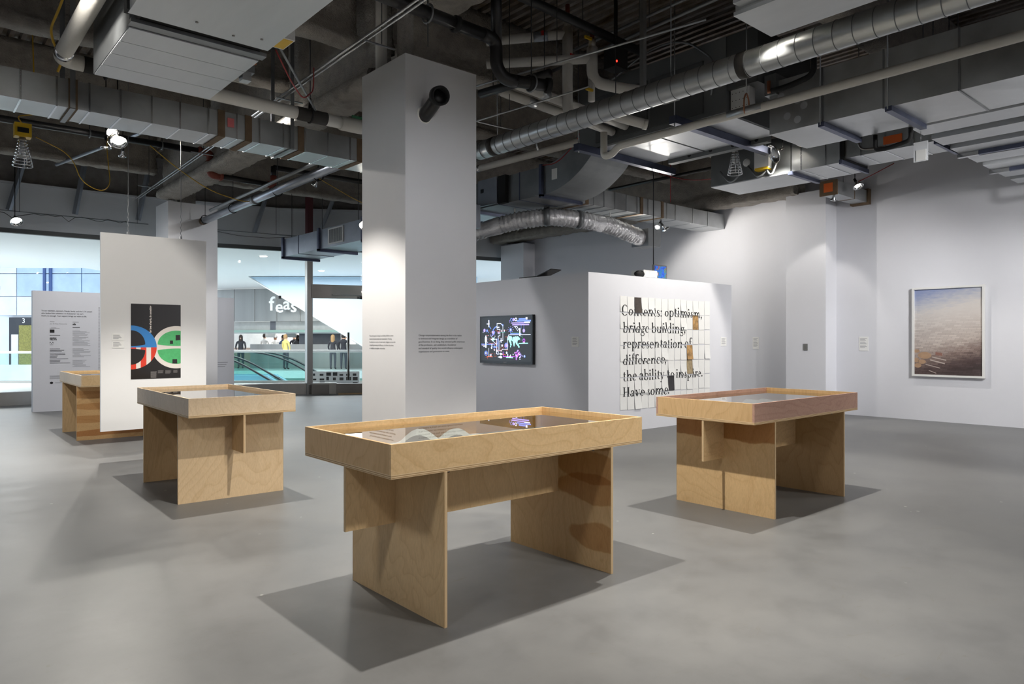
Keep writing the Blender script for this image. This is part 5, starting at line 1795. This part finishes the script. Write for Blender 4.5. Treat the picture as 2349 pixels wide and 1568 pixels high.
# lamps outside the frame: wall washers that the light on the walls implies, plus added fill lamps
lamp((10.5, 1.0, 3.80), (14.0, 4.2, 1.1), 'clamp lamp on the flat duct aimed at the framed photograph', FLOOD_W * .7, 58, NEUT, .05, .9, top=3.985)
lamp((9.6, -1.0, 3.8), (13.9, 2.4, .9), 'clamp lamp near the camera washing the right wall', FLOOD_W * .7, 90, NEUT, .2, .8, top=3.985)
lamp((8.5, .3, 3.8), (9.7, 7.28, 1.2), 'clamp lamp under the deep duct aimed at the paper mural', FLOOD_W * .9, 60, NEUT, .06, .9, top=3.985)
lamp((3.3, 2.3, 4.3), (4.6, 6.4, 1.8), 'clamp lamp above the front table aimed at the column', FLOOD_W * .30, 60, COOL, .08, .9, top=5.0)
lamp((.8, 5.8, 4.4), (2.5, 9.65, 1.9), 'clamp lamp by the fan unit aimed at the hanging panel', FLOOD_W * .55, 55, WARM, .06, .9, top=5.0)
lamp((-1.5, 1.5, 4.6), (1.0, 4.5, 0), 'added fill lamp above the floor left of the camera', FLOOD_W * .30, 110, NEUT, .3, .9, top=5.2)  # this and the floor lamps below: wide unseen fills, added for general light
lamp((4.6, -.6, 4.6), (5.6, 1.4, 0), 'added fill lamp above the floor right of the camera', FLOOD_W * .30, 110, NEUT, .3, .9, top=5.2)
lamp((9.6, 1.0, 3.8), (9.8, 3.4, 0), 'added fill lamp above the open floor by the right wall', FLOOD_W * .4, 110, NEUT, .3, .9, top=3.985)
lamp((-1.0, 10.0, 4.6), (.4, 11.5, 0), 'added fill lamp above the floor left of the half hidden table', FLOOD_W * .6, 110, COOL, .1, .9, top=5.2)


lamp((3.0, 13.9, 4.7), (3.4, 17.0, 1.5), 'clamp lamp aimed at the sponsor partition', FLOOD_W * .6, 85, NEUT, .06, .9, top=5.2)
lamp((6.6, 13.9, 4.7), (5.2, 17.0, 1.8), 'added fill lamp aimed at the far column', FLOOD_W * .14, 85, COOL, .06, .9, top=5.2)  # added unseen lamp to brighten the back left area
lamp((3.2, 9.9, 4.9), (7.85, 9.0, 1.3), 'added fill lamp above the long duct aimed at the television wall', FLOOD_W * .45, 70, NEUT, .08, .9, top=5.4)  # added unseen lamp that lifts the television wall
lamp((-4.0, 2.0, 4.6), (-8.9, 3.0, 2.2), 'added fill lamp bouncing light off the left wall outside the view', FLOOD_W * 1.2, 120, NEUT, .1, .9, top=5.2)  # left and rear wall lamps are added, unseen, for bounced ambient light
lamp((2.0, -4.5, 4.6), (2.0, -8.9, 2.2), 'added fill lamp bouncing light off the rear wall behind the camera', FLOOD_W * 1.2, 120, NEUT, .1, .9, top=5.2)
lamp((9.0, -4.5, 3.7), (10.0, -8.9, 2.2), 'added fill lamp bouncing light off the rear corner behind the camera', FLOOD_W * 1.2, 120, NEUT, .1, .9, top=3.9)


lamp((11.4, 1.6, 3.8), (14.0, 9.0, 1.4), 'added fill lamp on the flat duct washing the far right wall', FLOOD_W * .6, 60, NEUT, .2, .9, top=3.985)  # added to lighten the right wall beyond the pilaster


lamp((3.9, -1.8, 4.2), (2.9, 3.0, .7), 'clamp lamp behind the camera aimed at the front table', FLOOD_W * 1.05, 50, WARM, .3, .9, top=5.2)
lamp((8.3, -1.4, 3.9), (6.0, 3.0, .7), 'clamp lamp behind the camera aimed at the pink sided table', FLOOD_W * .6, 40, WARM, .3, .9, top=3.985)


lamp((5.95, 9.98, 4.4), (5.82, 17.07, 1.4), 'added fill lamp hidden behind the front column aimed at the partition end', FLOOD_W * .7, 20, NEUT, .05, .6, top=5.2)  # put out of sight here only to whiten the partition end


# wire-cage work lights
def cage(loc, label, h=.34, r0=.045, r1=.11, tilt=(0, 0, -1)):
    t = thing('work_light', label, 'lamp', loc)
    L = Vector(loc)
    rings = []
    for k in range(9):
        u = k / 8
        r = r0 + (r1 - r0) * u
        rings.append([(L.x + r * math.cos(a), L.y + r * math.sin(a), L.z - h * u) for a in [q * 2 * math.pi / 18 for q in range(19)]])
    tubes('cage_ring', rings, .0055, 'chrome', t, 5)
    tubes('cage_rib', [[(L.x + r0 * math.cos(a), L.y + r0 * math.sin(a), L.z), (L.x + r1 * math.cos(a), L.y + r1 * math.sin(a), L.z - h)] for a in (0, 1.26, 2.51, 3.77, 5.03)], .005, 'chrome', t, 5)
    lathe('socket', [(0, .07), (.035, .07), (.04, 0), (.03, -.02)], loc, (0, 0, 1), 'steel_dark', t, 12)
    lathe('bulb', [(.018, 0), (.03, -.04), (.045, -.10), (.03, -.15), (0, -.165)], (L.x, L.y, L.z - .02), (0, 0, 1), 'clear_plastic', t, 14)
    return t


w1 = cage((1.21, 10.87, 3.98), 'yellow work light with a chrome wire cage at the far left', .32)
box('yellow_box', (1.12, 10.80, 4.02), (1.30, 10.94, 4.19), 'yellow', w1)
box('black_panel', (1.15, 10.79, 4.07), (1.27, 10.80, 4.13), 'black', w1)
tube('hanging_cord', fillet([(1.21, 10.87, 4.19), (1.15, 10.87, 4.28), (1.35, 10.9, 4.35), (1.3, 10.9, DECK)], .05), .008, 'yellow_cord', w1, 6)
w2 = cage((9.7, 5.95, 4.33), 'chrome wire-cage work light under the air handling unit', .34)
tube('hanging_cord', [(9.7, 5.95, 4.4), (9.7, 5.95, DECK)], .007, 'dark_wire', w2, 6)
# sprinkler-like pull cord from the duct
tag(tube('power_cable', [(11.87, 8.75, 4.25), (11.87, 8.75, 5.9)], .006, 'red_wire'), 'thin red cable rising from the duct above the partition room', 'cable')

# ================================================================== the mall outside the glass
C0, S0_ = math.cos(YAW), math.sin(YAW)


def mloc(x, d, z=0):
    a = cam2room(x, d)
    return (a[0], a[1], z)


def mthing(name, label, cat, x, d, z=0, group=None, kind=None):
    """a thing in the mall: its own axes are turned with the mall, x to the right, y away from the gallery"""
    return thing(name, label, cat, mloc(x, d, z), -YAW, group, True, kind)


mat('mall_floor', (206, 208, 208), .25, var=.04, vs=1)
mat('mall_white', (238, 240, 240), .6)
mat('mall_steel', (150, 149, 146), .42, .6, var=.12, vs=1.2, stretch=(1.5, 1.5, .05))
mat('mall_green', (150, 178, 166), .5)
mat('pale_blue_panel', (186, 210, 228), .35, spec=.6)
mat('curtain_blue', (182, 204, 230), .25, var=.12, vs=1.5)
mat('curtain_white', (226, 232, 240), .3, var=.08, vs=1.5)
mat('mullion_blue', (60, 86, 140), .4)
mat('shop_dark', (52, 56, 64), .6)
mat('shelf_green', (140, 136, 70), .7, var=.4, vs=18)
mat('teal_glass', (150, 206, 216), .3)
mat('dark_hood', (96, 98, 104), .3, .6, var=.2, vs=2)
mat('kitchen', (206, 204, 200), .6, var=.1, vs=3)
mat('counter_wood', (176, 150, 132), .6)
mat('handrail', (24, 30, 36), .35)
mat('esc_blue', (176, 206, 232), .3, .3)
mat('letter_white', (245, 245, 242), .4)
# mall floor and ceiling follow the storefront line
mf = [(p[0], p[1] + .12) for p in SF if p[0] > -9]
far = [cam2room(8, 24.6), cam2room(-20, 24.6)]
far2 = [cam2room(8, 44), cam2room(-16, 44), cam2room(-16, 26.5), cam2room(-34, 26.5)]
pl = [(-12, 19.4)] + mf + far
mall = thing('wall_mall', None, None, (0, 0, 0), kind='structure')
mk('mall_floor', [(x, y, -.02) for x, y in pl] + [(x, y, -.4) for x, y in pl], [tuple(range(len(pl))), tuple(range(len(pl), 2 * len(pl)))] + [(i, (i + 1) % len(pl), len(pl) + (i + 1) % len(pl), len(pl) + i) for i in range(len(pl))], 'mall_floor', mall)
pl = [(-12, 19.5)] + mf + far2
mk('mall_ceiling', [(x, y, 4.15) for x, y in pl] + [(x, y, 4.45) for x, y in pl], [tuple(range(len(pl))), tuple(range(len(pl), 2 * len(pl)))] + [(i, (i + 1) % len(pl), len(pl) + (i + 1) % len(pl), len(pl) + i) for i in range(len(pl))], 'mall_white', mall)


def mbox(nm, a, b, m, par):
    c = [mloc(*v[:2], v[2]) for v in bv(a, b)]
    return mk(nm, c, BF, m, par)


mbox('far_floor', (-30, 33.5, -.35), (8, 46, 0), 'mall_floor', mall)
mbox('lower_floor', (-30, 24, -5.2), (8, 36, -5), 'mall_white', mall)
mbox('far_wall', (-30, 33.9, -5), (8, 34.1, -.35), 'mall_green', mall)
mbox('kitchen_wall', (-24, 42, 0), (2, 42.2, 4.15), 'kitchen', mall)
# glass balustrade with white rail
bl = mthing('balustrade', 'glass balustrade with a white handrail across the mall landing', 'railing', -7, 24.4)
for k in range(8):
    box('glass_panel', (-7 + k * 1.4 + .01, -.008, -.05), (-7 + (k + 1) * 1.4 - .01, .008, 1.03), 'rail_glass', bl)
    box('base_shoe', (-7 + k * 1.4, -.04, -.1), (-7 + (k + 1) * 1.4, .04, .06), 'steel', bl)
tube('handrail', [(-7, 0, 1.07), (4.2, 0, 1.07)], .045, 'white_plastic', bl, 12)
bl2 = mthing('balustrade', 'glass balustrade with a white handrail seen at the far left edge', 'railing', -19, 24.4)
for k in range(4):
    box('glass_panel', (-3 + k * 1.4 + .01, -.008, -.05), (-3 + (k + 1) * 1.4 - .01, .008, 1.0), 'rail_glass', bl2)
    box('base_shoe', (-3 + k * 1.4, -.04, -.1), (-3 + (k + 1) * 1.4, .04, .06), 'steel', bl2)
tube('handrail', [(-3, 0, 1.03), (2.6, 0, 1.03)], .045, 'white_plastic', bl2, 12)
# escalators going down behind it
for i, (ox, dd, l) in enumerate(((-11.5, 26.4, 'descending escalator nearest the glass balustrade'), (-10.4, 28.6, 'descending escalator behind the first one'))):
    e = mthing('escalator', l, 'escalator', ox, dd, 0)
    for sgn in (-.5, .5):
        tube('handrail', fillet([(-2.4, sgn, 1.0), (.9, sgn, 1.0), (9.5, sgn, -4.0)], 1.2, 10), .04, 'handrail', e, 8)
        vs = []
        for yy in (sgn - .01, sgn + .01):
            vs += [(-2.4, yy, .05), (.7, yy, .05), (9.3, yy, -4.9), (9.5, yy, -4.05), (.9, yy, .96), (-2.4, yy, .96)]
        fs = [(0, 1, 4, 5), (1, 2, 3, 4), (6, 11, 10, 7), (7, 10, 9, 8)] + [(j, (j + 1) % 6, 6 + (j + 1) % 6, 6 + j) for j in range(6)]
        mk('glass_side', vs, fs, 'rail_glass', e)
        vs = []
        for yy in (sgn - .12, sgn + .12):
            vs += [(-2.4, yy, -.5), (.4, yy, -.5), (9.3, yy, -5.6), (9.3, yy, -4.95), (.7, yy, .06), (-2.4, yy, .06)]
        mk('skirt', vs, fs, 'esc_blue', e)
    steps = []
    for k in range(30):
        steps.append(((.6 + k * .3, -.38, -.25 - k * .172), (.9 + k * .3, .38, -.05 - k * .172)))
    boxes('step_band', steps, 'steel_dark', e)
# pale blue slab filling the view above a diagonal line
tp = mthing('sloping_panel', 'big pale blue sloping panel beyond the glass doors hiding part of the sign', 'panel', -7, 30)
pp = [(-4.15, 4.13), (1.9, .45), (5.5, .45), (5.5, 4.13)]
mk('sloping_slab', [(x, 0, z) for x, z in pp] + [(x, .8, z) for x, z in pp], [(3, 2, 1, 0), (4, 5, 6, 7)] + [(i, (i + 1) % 4, 4 + (i + 1) % 4, 4 + i) for i in range(4)], 'pale_blue_panel', tp)
tube('edge_trim', [(-4.15, -.01, 4.13), (1.9, -.01, .45)], .03, 'white_plastic', tp, 6)
# curved fascia with the sign, hood and counter
fa = mthing('food_counter', 'curved brushed steel food counter with a canopy beyond the glass', 'counter', -11, 36)


def arc_wall(nm, r, cx, cy, a0, a1, z0, z1, m, par, t=.1, n=24):
    vs, fs = [], []
    for i in range(n + 1):
        a = math.radians(a0 + (a1 - a0) * i / n)
        for rr in (r, r - t):
            for z in (z0, z1):
                vs.append((cx + rr * math.sin(a), cy - rr * math.cos(a), z))
    for i in range(n):
        k = i * 4
        fs += [(k, k + 4, k + 5, k + 1), (k + 2, k + 3, k + 7, k + 6), (k + 1, k + 5, k + 7, k + 3), (k, k + 2, k + 6, k + 4)]
    fs += [(0, 1, 3, 2), (n * 4, n * 4 + 2, n * 4 + 3, n * 4 + 1)]
    return mk(nm, vs, fs, m, par, False)


for k in range(10):
    arc_wall('fascia_panel', 14, 1.5, 14, -26 + k * 5.2 + .06, -26 + (k + 1) * 5.2 - .06, 2.42, 4.1, 'mall_steel', fa, .12, 4)
arc_wall('lower_fascia', 13.4, 1.5, 14, -26, 26, 1.98, 2.42, 'kitchen', fa, .1)
arc_wall('soffit_band', 13.7, 1.5, 14, -26, 26, 1.86, 1.98, 'mall_green', fa, .4)
arc_wall('light_strip', 13.3, 1.5, 14, -26, 26, 1.80, 1.86, 'mall_white', fa, .3)
box('hood', (-1.6, .9, 1.98), (1.9, 2.2, 2.45), 'dark_hood', fa)
arc_wall('counter_front', 13.6, 1.5, 14, -18, 26, 0, 1.24, 'mall_steel', fa, .6)
arc_wall('counter_wood', 13.5, 1.5, 14, -26, -18, 0, 1.05, 'counter_wood', fa, .6)
box('oven_column', (-.3, 1.6, 0), (1.9, 2.6, 1.98), 'dark_hood', fa)
for k, (x, w) in enumerate(((-2.2, .5), (-1.1, .5), (3.2, .6))):
    box('heat_lamp', (x, 1.9, 1.6), (x + w, 2.2, 1.86), 'white_plastic', fa)
sg = mthing('sign', 'white raised lettering reading feast on the curved steel canopy', 'sign', -12.2, 35.7, 2.9)
for i, (ch, x, z, s) in enumerate((('f', 0, .05, 1.0), ('e', .30, -.05, .88), ('a', .70, .10, .86), ('s', 1.07, -.03, .86), ('t', 1.42, .16, .86))):
    text('letter', ch, (x, -.05 + .0 * i, z), (1, 0, 0), (0, 0, 1), 'letter_white', sg, s, None, .05, 0, .012)
# far-left facade
fc = mthing('curtain_wall', 'blue and white glass facade with a small shop beyond the storefront at the left', 'building', -19.5, 31)
for r_, (z0, z1) in enumerate(((2.55, 3.35), (3.38, 4.35), (4.38, 6.5))):
    for c_ in range(4):
        x0 = -3.6 + c_ * 1.42
        box('facade_panel', (x0 + .02, 0, z0), (x0 + 1.40, .1, z1), 'curtain_white' if (r_ == 0 or c_ == 0) else 'curtain_blue', fc)
for x in (-1.0, -.72, 1.6, 1.85):
    box('mullion', (x, -.06, 0), (x + .10, .02, 6.5), 'mullion_blue', fc)
box('back_wall', (-3.6, .12, 0), (2.1, .3, 6.5), 'curtain_white', fc)
box('shop_window', (-2.5, -.02, .05), (-1.1, .1, 2.45), 'shop_dark', fc)
box('shelf', (-2.0, -.12, .3), (-1.35, -.02, 2.1), 'shelf_green', fc)
box('shop_display', (-2.35, -.1, .2), (-2.05, -.02, 1.7), 'curtain_white', fc)
text('shop_number', '3', (-1.86, -.13, 2.2), (1, 0, 0), (0, 0, 1), 'letter_white', fc, .3)
box('teal_bay', (2.2, -.6, 2.6), (3.6, .1, 3.9), 'teal_glass', fc)
box('white_bay', (2.1, -.8, 3.9), (4.2, .1, 5.4), 'mall_white', fc)
box('low_parapet', (-3.6, -2.2, -.2), (2.2, -2.0, .45), 'curtain_white', fc)
# downlights in the mall ceiling
for i, (x, d) in enumerate(((-10.6, 24.5), (-7.4, 27.5), (-19.5, 24.0), (-11.5, 33), (-8.0, 22.8))):
    dl = mthing('downlight', ('round downlight in the mall ceiling above the balustrade', 'round downlight in the mall ceiling right of the door post', 'round downlight at the far left of the mall ceiling', 'round downlight in the mall ceiling before the sign', 'round downlight in the mall ceiling above the glass door')[i], 'light', x, d, 4.14, 'mall downlights')
    lathe('trim_ring', [(.10, 0), (.14, -.01), (.15, 0)], (0, 0, 0), (0, 0, 1), 'white_plastic', dl, 20)
    lathe('lens', [(0, -.006), (.10, -.006), (.105, 0)], (0, 0, 0), (0, 0, 1), 'bulb', dl, 20)
# photo letters board behind the glass by the door
bb = mthing('letter_board', 'black and white letter board standing behind the glass door', 'board', -5.6, 22.5, 0)
box('board', (-.75, 0, .0), (.75, .04, .46), 'white_plastic', bb)
rnd = random.Random(4)
pc = []
for c_ in range(7):
    for r_ in range(3):
        pc.append(rect(.03 + c_ * .21, .03 + r_ * .145, .03 + c_ * .21 + rnd.uniform(.06, .17), .03 + r_ * .145 + rnd.uniform(.04, .12)))
polys('letter_block', pc, (-.75, 0, 0), (1, 0, 0), (0, 0, 1), 'black', bb, .002)


# ------------------------------------------------------------------ people at the counter
mat('skin_a', (214, 172, 146), .6)
mat('skin_b', (150, 108, 84), .6)
mat('cloth_white', (232, 232, 230), .8)
mat('cloth_dark', (44, 44, 50), .8)
mat('cloth_blue', (92, 112, 148), .8)
mat('cloth_yellow', (216, 200, 120), .8)
mat('cloth_grey', (120, 120, 122), .8)
mat('cloth_pants', (58, 60, 70), .8)
mat('hair_dark', (44, 34, 28), .7)
mat('hair_blond', (176, 138, 92), .7)


def body_mesh(arm):
    """one continuous skinned figure, 1.72 m tall"""
    J = [((0, 0, .95), .135), ((0, 0, 1.15), .125), ((0, .01, 1.36), .15), ((0, .01, 1.47), .07), ((0, -.01, 1.55), .085), ((0, -.01, 1.66), .09)]
    Ed = [(0, 1), (1, 2), (2, 3), (3, 4), (4, 5)]
    for s in (-1, 1):
        n = len(J)
        J += [((s * .10, 0, .88), .09), ((s * .11, -.01, .50), .065), ((s * .11, .02, .09), .048), ((s * .12, -.12, .04), .04)]
        Ed += [(0, n), (n, n + 1), (n + 1, n + 2), (n + 2, n + 3)]
        n = len(J)
        fw = arm if s > 0 else arm * .5
        J += [((s * .19, .01, 1.40), .062), ((s * .25, -.03, 1.13), .045), ((s * .20, -.05 - .25 * fw, .92 + .2 * fw), .034), ((s * .18, -.10 - .31 * fw, .86 + .25 * fw), .036)]
        Ed += [(2, n), (n, n + 1), (n + 1, n + 2), (n + 2, n + 3)]
    me = bpy.data.meshes.new('body')
    me.from_pydata([j[0] for j in J], Ed, [])
    o = bpy.data.objects.new('tmp', me)
    COL.objects.link(o)
    o.modifiers.new('s', 'SKIN')
    for i, j in enumerate(J):
        me.skin_vertices[0].data[i].radius = (j[1], j[1] * (.72 if i in (0, 1, 2) else 1))
        me.skin_vertices[0].data[i].use_root = (i == 0)
    o.modifiers.new('d', 'SUBSURF').levels = 1
    dg = bpy.context.evaluated_depsgraph_get()
    r = bpy.data.meshes.new_from_object(o.evaluated_get(dg))
    bpy.data.objects.remove(o)
    return r


BODIES = [body_mesh(.2), body_mesh(.9)]


def person(x, d, face, shirt, skin, hair, label, bi=0, k=1.0, long=False):
    t = mthing('person', label, 'person', x, d, 0, 'people at the food counter')
    t.rotation_euler = (0, 0, -YAW + face)
    t.scale = (k, k, k)
    me = BODIES[bi].copy()
    me.materials.clear()
    for m in (skin, shirt, 'cloth_pants', 'black'):
        me.materials.append(MATS[m])
    for p in me.polygons:
        c = p.center
        p.use_smooth = True
        if c.z > 1.49 or (abs(c.x) > .15 and c.z < 1.0 + (.3 if bi else 0) and c.y < -.14):
            p.material_index = 0
        elif c.z > .93:
            p.material_index = 1
        elif c.z > .09:
            p.material_index = 2
        else:
            p.material_index = 3
    b = bpy.data.objects.new('body', me)
    COL.objects.link(b)
    b.parent = t
    prof = [(0, .135), (.05, .125), (.092, .07), (.104, .0), (.10, -.05)] + ([(.105, -.18), (.09, -.26)] if long else [(.07, -.09)])
    lathe('hair', prof, (0, .018, 1.655), (0, 0, 1), hair, t, 14)
    tube('nose', [(0, -.085, 1.63), (0, -.115, 1.60)], .013, skin, t, 6)
    return t


PPL = ((-13.9, 36.3, .2, 'cloth_dark', 'skin_a', 'hair_dark', 'person in dark clothes at the left end of the food counter', 0, .97, True),
       (-13.4, 38.4, 2.9, 'cloth_white', 'skin_a', 'hair_dark', 'cook in a white jacket at the left behind the wood counter', 1, 1.02, False),
       (-13.0, 38.9, .3, 'cloth_white', 'skin_b', 'hair_dark', 'person in a white top behind the left of the food counter', 1, .98, False),
       (-12.35, 38.2, -.4, 'cloth_blue', 'skin_a', 'hair_dark', 'person in a blue top behind the steel counter left of centre', 0, .98, False),
       (-11.95, 38.9, .1, 'cloth_dark', 'skin_a', 'hair_dark', 'person in a dark jacket behind the steel counter below the sign', 1, 1.0, False),
       (-11.55, 38.2, .6, 'cloth_grey', 'skin_a', 'hair_dark', 'person in a grey top behind the steel counter below the sign', 0, .98, True),
       (-11.15, 34.9, 2.6, 'cloth_yellow', 'skin_a', 'hair_blond', 'person in a pale yellow top standing before the counter', 0, .98, False),
       (-9.1, 38.6, .2, 'cloth_white', 'skin_a', 'hair_dark', 'cook in white behind the counter right of the door post', 1, 1.0, False),
       (-8.85, 35.0, 3.1, 'cloth_dark', 'skin_a', 'hair_blond', 'blond person in black seen from behind at the counter', 0, .97, True),
       (-8.35, 35.1, 3.1, 'cloth_dark', 'skin_a', 'hair_dark', 'dark-haired person in a black jacket seen from behind at the counter', 0, 1.0, False),
       (-8.2, 38.4, .1, 'cloth_white', 'skin_b', 'hair_dark', 'person in white behind the right end of the counter', 1, 1.0, True))
for a in PPL:
    person(*a)
